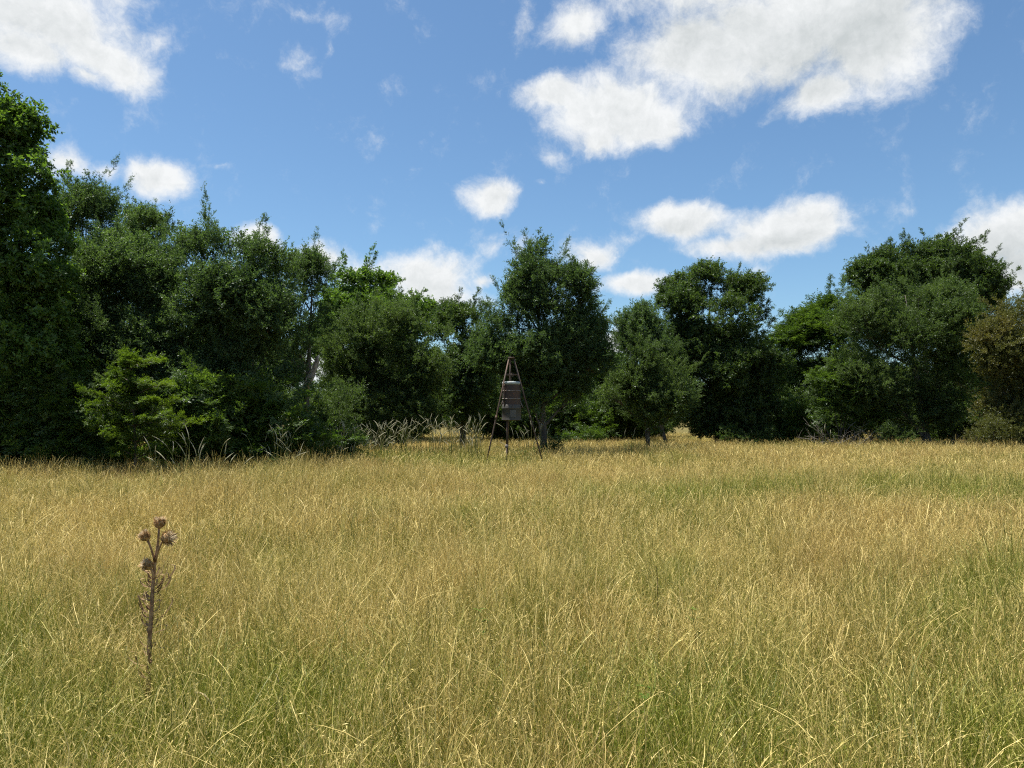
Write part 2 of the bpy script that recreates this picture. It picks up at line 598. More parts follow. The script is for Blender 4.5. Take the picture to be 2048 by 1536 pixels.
# ------------------------------------------------------------------ ground
def ground_z(x, y):
    return (0.05 * np.sin(x * 0.31 + 0.7) * np.sin(y * 0.23 + 0.4) + 0.03 * np.sin(x * 0.9 + y * 0.6) * np.sin(y * 0.7 - 0.3 * x))


def build_ground():
    def axis(lo, hi, step, far):
        a = np.arange(lo, hi + 1e-6, step)
        g = [hi + step * 2 ** k for k in range(1, 12) if hi + step * 2 ** k < far] + [far]
        h = [lo - step * 2 ** k for k in range(1, 12) if lo - step * 2 ** k > -far] + [-far]
        return np.array(sorted(h) + list(a) + g)
    xs, ys = axis(-40, 40, 0.8, 1500), axis(-8, 70, 0.8, 1500)
    X, Y = np.meshgrid(xs, ys)
    fade = np.clip(1 - (np.maximum(np.abs(X) - 38, 0) + np.maximum(Y - 68, 0)) / 20, 0, 1)
    Z = ground_z(X, Y) * fade
    v = np.stack([X, Y, Z], -1).reshape(-1, 3)
    nx, ny = len(xs), len(ys)
    f = []
    for j in range(ny - 1):
        for i in range(nx - 1):
            a = j * nx + i
            f.append((a, a + 1, a + nx + 1, a + nx))
    me = bpy.data.meshes.new('ground')
    me.from_pydata(v.tolist(), [], f)
    me.polygons.foreach_set('use_smooth', [True] * len(f))
    me.materials.append(ground_mat())
    o = bpy.data.objects.new('ground', me)
    tag(o, 'dry meadow soil under the grass', kind='structure')
    link(o)


build_ground()


# ------------------------------------------------------------------ scatter: a point mesh and a node group that sets meshes on it
def proto_mesh(name, V, F, mat, attrs):
    me = bpy.data.meshes.new(name)
    me.vertices.add(len(V))
    me.vertices.foreach_set('co', np.asarray(V, np.float32).ravel())
    F = np.asarray(F, np.int32)
    k = F.shape[1]
    me.loops.add(F.size)
    me.loops.foreach_set('vertex_index', F.ravel())
    me.polygons.add(len(F))
    me.polygons.foreach_set('loop_start', np.arange(0, F.size, k, dtype=np.int32))
    for nm, arr in attrs.items():
        a = me.attributes.new(nm, 'FLOAT', 'POINT')
        a.data.foreach_set('value', np.asarray(arr, np.float32))
    me.update(calc_edges=True)
    me.validate()
    me.materials.append(mat)
    o = bpy.data.objects.new(name, me)     # never linked to the scene: only a source for the scatter
    return o


_groups = {}


def scatter_group(key, protos):
    if key in _groups:
        return _groups[key]
    ng = bpy.data.node_groups.new('scatter_' + key, 'GeometryNodeTree')
    ng.interface.new_socket('Geometry', in_out='INPUT', socket_type='NodeSocketGeometry')
    ng.interface.new_socket('Geometry', in_out='OUTPUT', socket_type='NodeSocketGeometry')
    nd = ng.nodes
    gi, go = nd.new('NodeGroupInput'), nd.new('NodeGroupOutput')
    g2i = nd.new('GeometryNodeGeometryToInstance')
    for p in reversed(protos):           # Join-like sockets stack the last link first
        oi = nd.new('GeometryNodeObjectInfo')
        oi.inputs['Object'].default_value = p
        oi.inputs['As Instance'].default_value = False
        ng.links.new(oi.outputs['Geometry'], g2i.inputs[0])
    iop = nd.new('GeometryNodeInstanceOnPoints')
    ng.links.new(gi.outputs[0], iop.inputs['Points'])
    ng.links.new(g2i.outputs[0], iop.inputs['Instance'])
    iop.inputs['Pick Instance'].default_value = True

    def named(nm, typ):
        a = nd.new('GeometryNodeInputNamedAttribute')
        a.data_type = typ
        a.inputs['Name'].default_value = nm
        return a.outputs['Attribute']
    ng.links.new(named('idx', 'INT'), iop.inputs['Instance Index'])
    ng.links.new(named('rot', 'QUATERNION'), iop.inputs['Rotation'])
    ng.links.new(named('scl', 'FLOAT_VECTOR'), iop.inputs['Scale'])
    ng.links.new(iop.outputs[0], go.inputs[0])
    _groups[key] = ng
    return ng


def scatter(name, key, protos, P, Q, S, I, parent=None, off=(0, 0, 0)):
    me = bpy.data.meshes.new(name)
    n = len(P)
    me.vertices.add(n)
    me.vertices.foreach_set('co', (np.asarray(P) - np.asarray(off)).astype(np.float32).ravel())
    a = me.attributes.new('rot', 'QUATERNION', 'POINT')
    a.data.foreach_set('value', np.asarray(Q, np.float32).ravel())
    a = me.attributes.new('scl', 'FLOAT_VECTOR', 'POINT')
    S = np.asarray(S, np.float32)
    if S.ndim == 1:
        S = np.repeat(S[:, None], 3, 1)
    a.data.foreach_set('vector', S.ravel())
    a = me.attributes.new('idx', 'INT', 'POINT')
    a.data.foreach_set('value', np.asarray(I, np.int32))
    for p in protos[:1]:
        me.materials.append(p.data.materials[0])
    o = bpy.data.objects.new(name, me)
    md = o.modifiers.new('scatter', 'NODES')
    md.node_group = scatter_group(key, protos)
    link(o, parent)
    o['kind'] = 'stuff'
    return o


def quat_from_z(D, spin):
    """Quaternions (w,x,y,z) that turn +Z to the unit vectors D after a spin about Z."""
    D = D / np.linalg.norm(D, axis=1, keepdims=True)
    z = np.clip(D[:, 2], -0.9999, 1)
    wq = np.sqrt((1 + z) / 2)
    s = 1 / (2 * wq)
    q1 = np.stack([wq, -D[:, 1] * s, D[:, 0] * s, np.zeros(len(D))], 1)
    q2 = np.stack([np.cos(spin / 2), np.zeros_like(spin), np.zeros_like(spin), np.sin(spin / 2)], 1)
    a, b, c, d = q1.T
    e, f, g, h = q2.T
    return np.stack([a * e - b * f - c * g - d * h, a * f + b * e + c * h - d * g,
                     a * g - b * h + c * e + d * f, a * h + b * g - c * f + d * e], 1)


# ------------------------------------------------------------------ grass
def grass_tile(name, size, dens, wmul, dry_share, seed, spikes=4, hmul=1.0):
    """A square of meadow: straw stems with small drooping seed heads over shorter green blades."""
    r = np.random.default_rng(seed)
    n = int(size * size * dens)
    # tussocks: the roots gather a little
    nt = int(size * size * 26)
    tc_ = r.uniform(-size / 2, size / 2, (nt, 2))
    th = r.normal(1.0, 0.16, nt)
    pick = r.integers(0, nt, n)
    loose = r.random(n) < 0.45
    B = np.where(loose[:, None], r.uniform(-size / 2, size / 2, (n, 2)), tc_[pick] + r.normal(0, .055, (n, 2)))
    B = (B + size / 2) % size - size / 2
    hk = np.where(loose, r.normal(.95, .14, n), th[pick]) * hmul
    parts_V, parts_F, T, RN, DR = [], [], [], [], []
    base = 0
    dry = r.random(n) < dry_share
    for isdry in (True, False):
        q = dry == isdry
        m = int(q.sum())
        b, h0 = B[q], hk[q]
        ph = r.uniform(0, 6.283, m)
        if isdry:
            h = r.uniform(.30, .66, m) * h0
            tall = r.random(m) < .002
            h = np.where(tall, r.uniform(.62, .86, m), h)
            lean = np.abs(r.normal(0, .19, m))
            lean = np.where(tall, lean * .4, lean)
            curl = np.where(r.random(m) < .85, np.abs(r.normal(0, .16, m)), r.uniform(.2, .42, m))
            wd = r.uniform(.0010, .0018, m) * wmul
            ts = np.array([0, .38, .64, .78, .87, .94, 1.0])
            hd_ = r.random(m) < .5
            ws = np.stack([np.ones(m), .9 * np.ones(m), .75 * np.ones(m), np.where(hd_, 1.2, .65), np.where(hd_, 1.6, .6), np.where(hd_, 1.4, .5), .3 * np.ones(m)], 1)
        else:
            h = r.uniform(.14, .42, m) * h0
            lean = np.abs(r.normal(.1, .3, m))
            curl = np.abs(r.normal(.3, .45, m))
            wd = r.uniform(.0016, .0032, m) * wmul
            ts = np.array([0, .35, .65, .85, 1.0])
            ws = np.tile(np.array([1, 1, .8, .5, .06]), (m, 1))
        k = len(ts)
        dx, dy = np.cos(ph)[:, None], np.sin(ph)[:, None]
        sa = ph + math.pi / 2 + r.normal(0, .9, m)
        k1, k2 = r.normal(0, .022, (m, 1)), r.normal(0, .022, (m, 1))
        t = ts[None, :]
        hh = h[:, None]
        o = (lean[:, None] * t + curl[:, None] * (t ** 3.2 if isdry else t * t)) * hh
        z = hh * (t - np.minimum(.46 * curl[:, None], .45) * t ** (5 if isdry else 3))
        cx = b[:, :1] + dx * o + k1 * np.sin(9 * t) * hh
        cy = b[:, 1:] + dy * o + k2 * np.sin(8 * t + 1) * hh
        hw = wd[:, None] * ws / 2
        sx, sy = np.cos(sa)[:, None], np.sin(sa)[:, None]
        L = np.stack([cx - sx * hw, cy - sy * hw, z], -1)
        Rr = np.stack([cx + sx * hw, cy + sy * hw, z], -1)
        V = np.stack([L, Rr], 2).reshape(m, 2 * k, 3)
        parts_V.append(V.reshape(-1, 3))
        idx = base + np.arange(m)[:, None] * 2 * k
        for j in range(k - 1):
            parts_F.append(np.concatenate([idx + 2 * j, idx + 2 * j + 1, idx + 2 * j + 3, idx + 2 * j + 2], 1))
        rnd = r.random(m)
        T.append(np.tile(np.repeat(ts, 2), m)); RN.append(np.repeat(rnd, 2 * k)); DR.append(np.full(m * 2 * k, 1.0 if isdry else 0.0))
        base += m * 2 * k
        if isdry and spikes:
            # spikelets on the upper third of the straw
            C = np.stack([cx, cy, z], -1)
            for sidx in range(spikes):
                j0 = r.integers(2, 6, m)
                fr = r.random(m)[:, None]
                ar = np.arange(m)
                p = C[ar, j0] * (1 - fr) + C[ar, j0 + 1] * fr
                d = (C[ar, j0 + 1] - C[ar, j0])
                d /= np.linalg.norm(d, axis=1, keepdims=True) + 1e-9
                d = d * .9 + r.normal(0, .26, (m, 3))
                d /= np.linalg.norm(d, axis=1, keepdims=True)
                sd = np.cross(d, r.normal(0, 1, (m, 3)))
                sd /= np.linalg.norm(sd, axis=1, keepdims=True) + 1e-9
                ln = r.uniform(.010, .024, (m, 1)) * (1 + .25 * (wmul - 1))
                w2 = r.uniform(.0007, .0015, (m, 1)) * wmul
                Vq = np.stack([p, p + d * ln * .5 + sd * w2, p + d * ln, p + d * ln * .5 - sd * w2], 1)
                parts_V.append(Vq.reshape(-1, 3))
                i4 = base + np.arange(m)[:, None] * 4
                parts_F.append(np.concatenate([i4, i4 + 1, i4 + 2, i4 + 3], 1))
                T.append(np.full(m * 4, 1.0)); RN.append(np.repeat(np.clip(rnd + r.normal(.1, .2, m), 0, 1), 4)); DR.append(np.full(m * 4, 1.0))
                base += m * 4
    return proto_mesh(name, np.concatenate(parts_V), np.concatenate(parts_F), GRASS,
                      {'t': np.concatenate(T), 'rnd': np.concatenate(RN), 'dry': np.concatenate(DR)})


G_NEAR = [grass_tile('grass_near', 1.25, 6200, 1.0, .52, 100 + i, 5) for i in range(4)]
G_MID = [grass_tile('grass_mid', 2.0, 2300, 1.8, .56, 200 + i, 4) for i in range(4)]
G_FAR = [grass_tile('grass_far', 4.0, 620, 3.6, .64, 300 + i, 3) for i in range(4)]


def field_edge(x):
    """How far the open meadow reaches before the trees (metres)."""
    return np.interp(x, [-30, -12, -9, -6.5, -4.5, 0, 30], [14, 15.0, 16.0, 20.0, 25.0, 32.0, 33.0])


def sow(size, y0, y1, seed):
    """Tiles side by side, each turned by a random quarter."""
    r = np.random.default_rng(seed)
    xs = np.arange(-math.ceil((y1 * .78 + 3) / size), math.ceil((y1 * .78 + 3) / size) + 1) * size
    ys = np.arange(y0 + size / 2, y1, size)
    X, Y = np.meshgrid(xs, ys)
    x, y = X.ravel(), Y.ravel()
    keep = np.abs(x) < y * .78 + 2.0 + size
    x, y = x[keep], y[keep]
    n = len(x)
    edge = field_edge(x)
    shade = np.clip((y - edge) / 3.0, 0, 1)
    sz = (1 + r.normal(0, .08, n)) * (1 - .3 * shade)
    S = np.stack([np.ones(n), np.ones(n), sz], 1)
    D = np.stack([r.normal(.07, .02, n), r.normal(0, .02, n), np.ones(n)], 1)
    D[:, :2] *= np.array([1.0, .3]) * (0.6 if size > 3 else 1.0)
    a = r.integers(0, 4, n) * math.pi / 2
    Q = quat_from_z(np.stack([np.zeros(n), np.zeros(n), np.ones(n)], 1), a)
    Z = ground_z(x, y) - .015
    return np.stack([x, y, Z], 1), Q, S, r.integers(0, 4, n)


P, Q, S, I = sow(1.25, 0.6, 6.85, 1)
o = scatter('meadow_grass', 'near', G_NEAR, P, Q, S, I)
tag(o, 'fine golden grass with green blades in the foreground of the meadow', 'grass')
P, Q, S, I = sow(2.0, 6.85, 16.85, 2)
o = scatter('meadow_grass', 'mid', G_MID, P, Q, S, I)
tag(o, 'tan and green grass across the middle of the meadow', 'grass')
P, Q, S, I = sow(4.0, 16.85, 60.85, 3)
o = scatter('meadow_grass', 'far', G_FAR, P, Q, S, I)
tag(o, 'pale straw grass of the far meadow reaching under the trees', 'grass')


# ------------------------------------------------------------------ leaf sprays
def leaf_faces(V, F, RN, base, d, side, ln, wd, rnd, fold=0.0):
    """One leaf of four corners: base, edge, tip, edge."""
    n = np.cross(d, side)
    k = len(V)
    V.append(base)
    V.append(base + d * ln * .45 + side * wd / 2 + n * fold)
    V.append(base + d * ln)
    V.append(base + d * ln * .45 - side * wd / 2 + n * fold)
    F.append((k, k + 1, k + 2, k + 3))
    RN += [rnd] * 4


def unit(v):
    return v / (np.linalg.norm(v) + 1e-9)


def spray_proto(name, mat, seed, twigs, per, ln, wd, droop=0.0, spread=0.55, flat=False):
    """A leafy shoot one unit long that points to +Z."""
    r = np.random.default_rng(seed)
    V, F, RN = [], [], []
    axes = [(np.zeros(3), np.array([0, 0, 1.0]), 1.0)]
    for i in range(twigs):
        s = r.uniform(.1, .75)
        a = r.uniform(0, 6.283)
        if flat:
            a = (i % 2) * math.pi + r.normal(0, .25)
        d = unit(np.array([math.cos(a) * spread, math.sin(a) * spread, r.uniform(.35, .8)]))
        axes.append((np.array([0, 0, s]), d, r.uniform(.3, .6) * (1.1 - .5 * s)))
    for (o0, d0, L) in axes:
        bend = r.normal(0, .22, 3)
        for j in range(max(3, int(per * (0.45 + 0.55 * L)))):
            s = r.uniform(.05, 1.0)
            p = o0 + d0 * L * s + bend * L * s * s * .5 + np.array([0, 0, 0])
            a = r.uniform(0, 6.283)
            if flat:
                a = (0 if j % 2 else math.pi) + r.normal(0, .35)
            ref = np.array([math.cos(a), math.sin(a), 0])
            ld = unit(ref * r.uniform(.5, 1.1) + d0 * r.uniform(.25, .9) + np.array([0, 0, -droop]))
            up = r.normal(0, 1, 3) if not flat else np.array([0, 1.0, 0]) + r.normal(0, .3, 3)
            sd = unit(np.cross(ld, up))
            sz = r.uniform(.65, 1.25)
            leaf_faces(V, F, RN, p, ld, sd, ln * sz, wd * sz, r.random(), wd * .12)
    return proto_mesh(name, V, F, mat, {'rnd': RN})


SPRAYS = {}
for sp_name in LEAF:
    mat = LEAF[sp_name]
    if sp_name == 'broad':
        L = [spray_proto('spray_' + sp_name, mat, 40 + i, 5, 14, .21, .105, .12) for i in range(4)]
    elif sp_name == 'dark':
        L = [spray_proto('spray_' + sp_name, mat, 50 + i, 6, 19, .135, .070, .05, .5) for i in range(4)]
    elif sp_name in ('sapling', 'feather'):
        L = [spray_proto('spray_' + sp_name, mat, 60 + i, 6, 20, .17, .050, .05, .85, True) for i in range(4)]
    else:
        L = [spray_proto('spray_' + sp_name, mat, 70 + i, 7, 22, .092, .048, .0, .42) for i in range(5)]
    SPRAYS[sp_name] = L


# ------------------------------------------------------------------ trees
def gate(p, seed):
    """A smooth 3-D wave field that opens hollows between the boughs."""
    x, y, z = p[0] + seed * 3.1, p[1] + seed * 1.7, p[2] + seed * .9
    return (math.sin(1.9 * x + 1.3 * math.sin(1.1 * z)) * math.sin(1.7 * y + 1.1 * math.sin(1.3 * x)) + .8 * math.sin(2.6 * z + 1.4 * math.sin(1.5 * x + y))) / 1.8


def crown_points(lobes, r, clump_r, n_per_m2, upbias, spray_len, inner=0.55, low_cut=0.25, shoots=1.0, seed=0, fk=1.0):
    """Sprays gathered in clumps near the surface of the lobes (ellipsoids), hollows between them, leading shoots out of them."""
    Pa, Da, Sa = [], [], []
    clumps = []
    for (c, rad) in lobes:
        a, b_, c_ = rad
        area = 4 * math.pi * (((a * b_) ** 1.6 + (a * c_) ** 1.6 + (b_ * c_) ** 1.6) / 3) ** (1 / 1.6)
        ncl = max(9, int(area / (clump_r ** 2 * 1.45)))
        for k in range(ncl):
            d = unit(r.normal(0, 1, 3))
            if d[1] > 0.35 and r.random() < 0.5:     # thinner on the far side
                continue
            q = r.uniform(inner * .8, 1.0) ** 0.8 * (0.90 + .16 * math.sin(3.1 * d[0] + seed) * math.sin(4.3 * d[2] + 2 * seed))
            p = c + d * np.array([a, b_, c_]) * q
            g = gate(p / fk, seed)
            p = c + (p - c) * (1 + .20 * g)
            if g < -0.20 and r.random() < 0.80:
                continue
            if p[2] < low_cut:
                p[2] = low_cut + abs(r.normal(0, .1))
            clumps.append((p, d, clump_r * r.uniform(.4, 1.3) * (1 + .3 * g)))
        # leading shoots
        ns = r.poisson(shoots * area * .42 / fk)
        for k in range(ns):
            d = unit(r.normal(0, 1, 3) + np.array([0, -.1, .75]))
            p0 = c + d * np.array([a, b_, c_]) * r.uniform(.72, .95)
            if p0[2] < 1.0:
                continue
            sd = unit(d * np.array([.8, .8, .6]) + np.array([0, 0, upbias * 1.1]) + r.normal(0, .25, 3))
            ln = spray_len * r.uniform(1.0, 2.7)
            n = max(5, int(9 * ln / spray_len))
            tt = np.sort(r.random(n))
            wv_ = r.normal(0, .12, 3)
            pts = p0 + sd * (tt * ln)[:, None] + wv_ * (tt ** 2)[:, None] * ln + r.normal(0, .035, (n, 3)) * fk
            dirs = sd + r.normal(0, .55, (n, 3)) * (1.15 - tt)[:, None]
            Pa.append(pts)
            Da.append(dirs)
            Sa.append(spray_len * r.uniform(.4, .8, n) * (1.1 - .4 * tt))
    for (p, d, cr) in clumps:
        n = max(3, int(n_per_m2 * cr * cr * 4))
        off = r.normal(0, 1, (n, 3))
        off /= np.linalg.norm(off, axis=1, keepdims=True)
        off *= (r.random((n, 1)) ** 0.5) * cr
        off[:, 2] *= 0.7
        pts = p + off
        dirs = off / cr * 0.8 + d * 0.5 + np.array([0, 0, upbias]) + r.normal(0, .4, (n, 3))
        Pa.append(pts)
        Da.append(dirs)
        Sa.append(spray_len * r.uniform(.5, 1.25, n))
    return np.concatenate(Pa), np.concatenate(Da), np.concatenate(Sa), clumps


def quat_flat(D, r):
    """Turn +Z to D and keep the flat of the frond (its Y axis) facing up."""
    z = D / np.linalg.norm(D, axis=1, keepdims=True)
    up = np.array([0, 0, 1.0]) + r.normal(0, .38, D.shape)
    x = np.cross(up, z)
    x /= np.linalg.norm(x, axis=1, keepdims=True) + 1e-9
    y = np.cross(z, x)
    Mx = np.stack([x, y, z], 2)
    out = np.empty((len(D), 4))
    for i in range(len(D)):
        q = Matrix(Mx[i].tolist()).to_quaternion()
        out[i] = (q.w, q.x, q.y, q.z)
    return out


def foliage(name, species, P, D, S, r, parent, off):
    n = len(P)
    P = P.copy()
    P[:, 2] = np.maximum(P[:, 2], 0.12)
    if species in ('sapling', 'feather'):
        Q = quat_flat(D, r)
    else:
        Q = quat_from_z(D, r.uniform(0, 6.283, n))
    I = r.integers(0, len(SPRAYS[species]), n)
    return scatter(name, species, SPRAYS[species], P, Q, S, I, parent, off)


N_SPRAY = 0


def tree(name, label, cat, species, base_px, depth, lobes_px, seed, group=None, clump=0.42, dens=30, up=.35, spray=.42,
         trunk_r=.13, depth_k=0.85, lean=0.0, part='crown', trunk_name='trunk', branch_mat=None, stems=1, inner=.5, bare=0, shoots=1.5):
    global N_SPRAY
    r = np.random.default_rng(seed)
    random.seed(seed)
    bx = ground_x(base_px, depth)
    root = empty(name, (bx, depth, float(ground_z(bx, depth)) - 0.03))
    tag(root, label, cat, group)
    k = depth / FPX
    lobes = []
    wmax = max(l[2] for l in lobes_px) * k
    for l in lobes_px:
        cx, cy, rx, ry = l[:4]
        sh = (.45 * clump + .40 * spray) * (.36 if part == 'crown' else .15)          # foliage reaches this far beyond the lobe
        rx_, rz_ = max(rx * k - sh, .6 * rx * k), max(ry * k - sh, .6 * ry * k)
        ryy = min(max(rx_, rz_) * depth_k, wmax) if len(l) < 6 else l[5]
        dy = l[4] if len(l) > 4 else r.uniform(-.35, .35) * max(0.0, wmax - ryy) - .1
        lobes.append((np.array(at(cx, cy, depth + dy)), (rx_, ryy, rz_)))
    main_lobes = list(lobes)
    for (c, rad) in main_lobes:              # smaller boughs that break the round outline
        for q in range(1):
            dv = unit(r.normal(0, 1, 3) + np.array([0, -.2, .35]))
            f = r.uniform(.30, .52)
            lobes.append((np.array(c) + dv * np.array(rad) * r.uniform(.72, .98), tuple(np.array(rad) * f)))
    P, D, S, clumps = crown_points(lobes, r, clump, dens, up, spray, inner, shoots=shoots, seed=seed, fk=depth / 25.0)
    N_SPRAY += len(P)
    foliage(part, species, P, D, S, r, root, root.location)
    # trunk and limbs
    bm = branch_mat or BARK
    lobes = main_lobes
    top = max(lobes, key=lambda q: q[0][2])
    for s in range(stems):
        b0 = Vector(root.location) + (Vector((random.uniform(-.25, .25), random.uniform(-.2, .2), 0)) if stems > 1 else Vector((0, 0, 0)))
        if stems == 1:
            tp = Vector(top[0])
        else:
            tp = Vector(lobes[s % len(lobes)][0])
        mid = (b0 + tp) / 2 + Vector((random.uniform(-.25, .25) + lean, random.uniform(-.2, .2), 0))
        path = bez(b0, mid, tp, 12)
        for i in range(1, 11):
            path[i] += Vector((random.uniform(-.04, .04), random.uniform(-.04, .04), 0))
        rr = [trunk_r * (1.35 if i == 0 else 1.0) * (1 - .97 * i / 11) + .005 for i in range(12)]
        m = MB()
        m.tube(path, rr, 9, wob=.07)
        m.build(trunk_name, bm, root)
        if s == 0:
            main = path
    if stems == 1:
        for li, (c, rad) in enumerate(lobes):
            if c is top[0]:
                continue
            c = Vector(c)
            zt = max(.25 * c.z, c.z - 1.1 * (rad[0] + .4))
            j = min(range(len(main)), key=lambda q: abs(main[q].z - max(zt, .6)))
            a = main[j]
            r0 = max(.016, trunk_r * (1 - .85 * j / 11) * .55)
            ctrl = (a + c) / 2 + Vector((0, 0, -.12 * (c - a).length))
            lp = bez(a, ctrl, c, 8)
            for i in range(1, 8):
                lp[i] += Vector((random.uniform(-.05, .05), random.uniform(-.05, .05), random.uniform(-.04, .04)))
            m = MB()
            m.tube(lp, [r0 * (1 - .75 * i / 7) + .004 for i in range(8)], 6)
            near = [q for q in clumps if (Vector(q[0]) - c).length < max(rad) * 1.1]
            random.shuffle(near)
            for q in near[:9 + bare]:
                e = Vector(q[0])
                s0 = lp[random.randint(3, 7)]
                cc = (s0 + e) / 2 + Vector((random.uniform(-.15, .15), random.uniform(-.15, .15), random.uniform(-.2, .1)))
                tw = bez(s0, cc, e, 6)
                m.tube(tw, [.012 * (1 - .7 * i / 5) + .002 for i in range(6)], 4, cap=False)
            m.build('limb', bm, root)
    return root


TREES = 'trees and saplings round the meadow'
# --- left wood
tree('broadleaf_tree', 'tallest bright green broadleaf tree rising above the rest at the far left edge', 'tree', 'broad', -40, 17.0,
     [(-6, 198, 16, 24), (38, 250, 30, 9), (-8, 262, 30, 16), (8, 305, 36, 18), (64, 342, 34, 13), (2, 365, 44, 20), (76, 425, 34, 18), (10, 432, 52, 26), (84, 490, 36, 22), (10, 510, 72, 34),
      (90, 560, 60, 34), (10, 610, 90, 50), (80, 640, 70, 44), (60, 715, 90, 40), (-70, 300, 50, 90), (-90, 480, 80, 110), (-70, 660, 100, 110)], 1, dens=30, clump=.34, spray=.44, up=.05, shoots=2.2, trunk_r=.2)
tree('elm_tree', 'open crowned tree with sky gaps peeking out behind the far left broadleaf tree', 'tree', 'elm', 160, 26.0,
     [(165, 415, 62, 42), (125, 440, 34, 45), (205, 440, 34, 34), (170, 480, 60, 50), (150, 560, 80, 60), (170, 700, 80, 90)], 2, dens=20, clump=.45, spray=.55, up=.7)
tree('elm_tree', 'small twiggy tree top between the open crowned tree and the big dark trees', 'tree', 'elm', 310, 25.0,
     [(300, 452, 44, 18), (328, 462, 24, 22), (280, 475, 40, 30), (305, 540, 60, 60), (310, 680, 60, 80)], 3, dens=17, clump=.38, spray=.5, up=.7)
tree('dark_elm_tree', 'broad dark green tree behind the yellow green sapling', 'tree', 'elm', 235, 18.8,
     [(250, 545, 90, 72), (185, 580, 62, 72), (315, 545, 42, 62), (240, 670, 115, 92), (165, 730, 90, 90), (300, 740, 85, 90), (210, 830, 90, 60)], 4, dens=46, clump=.38, spray=.44, up=.6, trunk_r=.17, shoots=1.6)
tree('dark_elm_tree', 'large rounded dark tree with upright feathery shoots right of the sapling', 'tree', 'elm', 478, 18.6,
     [(425, 530, 68, 72), (490, 535, 66, 62), (545, 555, 48, 60), (455, 640, 105, 92), (545, 650, 52, 85), (405, 720, 80, 85), (520, 730, 70, 60)], 5, dens=46, clump=.38, spray=.46, up=.7, trunk_r=.17, shoots=2.2)
t6 = tree('elm_tree', 'slender tree with bare leaning trunk at the right end of the left wood', 'tree', 'elm', 604, 20.5,
          [(622, 560, 32, 42), (598, 560, 34, 48), (628, 615, 28, 45), (598, 630, 40, 60), (588, 695, 30, 30)], 6, dens=30, clump=.34, spray=.40, up=.5, trunk_r=.12, lean=-.1)
m = MB()
pa = [at(608, 790, 20.4), at(613, 770, 20.38), at(622, 752, 20.34), at(629, 738, 20.3), at(634, 722, 20.25), at(635, 712, 20.2)]
m.tube(pa, [.10, .095, .085, .075, .065, .03], 9, wob=.12)
m.tube([at(610, 785, 20.4), at(622, 760, 20.2), at(631, 748, 20.1)], [.06, .05, .02], 7, wob=.1)
o = m.build('broken_limb', BARK_PALE, t6)
o['label'] = 'pale broken limb leaning out to the right'
m = MB()
m.tube([at(606, 745, 20.5), at(590, 728, 20.4), at(574, 706, 20.3), at(566, 694, 20.3)], [.06, .05, .04, .02], 7, wob=.1)
m.build('limb', BARK, t6)

# --- trees behind the gap and round the middle
tree('broadleaf_tree', 'bright light green tree standing behind the rounded tree left of the feeder', 'tree', 'broad', 745, 42.0,
     [(700, 570, 40, 36), (745, 575, 40, 30), (790, 590, 40, 26), (835, 608, 40, 22), (690, 630, 42, 60), (760, 630, 80, 50), (845, 640, 45, 30), (660, 700, 34, 60), (760, 720, 90, 70)],
     7, dens=22, clump=.62, spray=.62, up=.15, trunk_r=.2)
tree('rounded_tree', 'rounded olive green tree between the left wood and the feeder', 'tree', 'olive', 770, 29.5,
     [(755, 650, 78, 48), (715, 700, 72, 70), (825, 675, 62, 58), (694, 755, 44, 70), (790, 750, 100, 80), (870, 720, 42, 62), (740, 810, 85, 55), (835, 810, 70, 55)],
     8, dens=30, clump=.48, spray=.46, up=.4, trunk_r=.17)
tree('dark_elm_tree', 'dark tree between the rounded olive tree and the tree behind the feeder', 'tree', 'dark', 928, 35.0,
     [(925, 640, 46, 32), (965, 655, 40, 40), (905, 700, 45, 70), (950, 710, 55, 70), (930, 790, 62, 70)], 9, dens=24, clump=.52, spray=.5, up=.4, trunk_r=.16)
tree('elm_tree', 'tall lone tree with spiky shoots standing behind the tripod feeder', 'tree', 'elm', 1088, 26.0,
     [(1070, 512, 22, 30), (1056, 548, 34, 36), (1105, 540, 24, 30), (1158, 560, 12, 26), (1092, 595, 64, 52), (1035, 600, 26, 30), (1165, 615, 24, 40),
      (1100, 660, 90, 52), (1020, 650, 34, 32), (985, 690, 40, 36), (1160, 680, 44, 50), (1080, 715, 90, 46), (1000, 745, 48, 40), (1150, 745, 48, 46), (1085, 775, 70, 40), (1135, 795, 44, 34), (1070, 810, 44, 24), (960, 720, 30, 26), (1190, 730, 30, 34)],
     10, dens=38, clump=.32, spray=.50, up=.62, trunk_r=.13, inner=.4, shoots=2.6)
tree('small_elm_tree', 'low round tree with dark short trunk right of the feeder', 'tree', 'olive', 1297, 28.5,
     [(1288, 705, 30, 26), (1300, 740, 50, 36), (1262, 775, 48, 40), (1340, 775, 40, 44), (1228, 795, 30, 34), (1300, 815, 76, 34), (1368, 812, 24, 34)], 11, dens=34, clump=.34, spray=.44, up=.5, trunk_r=.09, shoots=2.6)
tree('elm_tree', 'thin pale topped tree behind the low round tree', 'tree', 'elm', 1335, 33.0,
     [(1268, 660, 30, 24), (1300, 655, 18, 18), (1255, 690, 24, 26), (1300, 690, 46, 34), (1328, 728, 38, 36), (1340, 785, 44, 44), (1282, 636, 10, 16)], 12, dens=26, clump=.38, spray=.5, up=.6, trunk_r=.09, shoots=2.6)
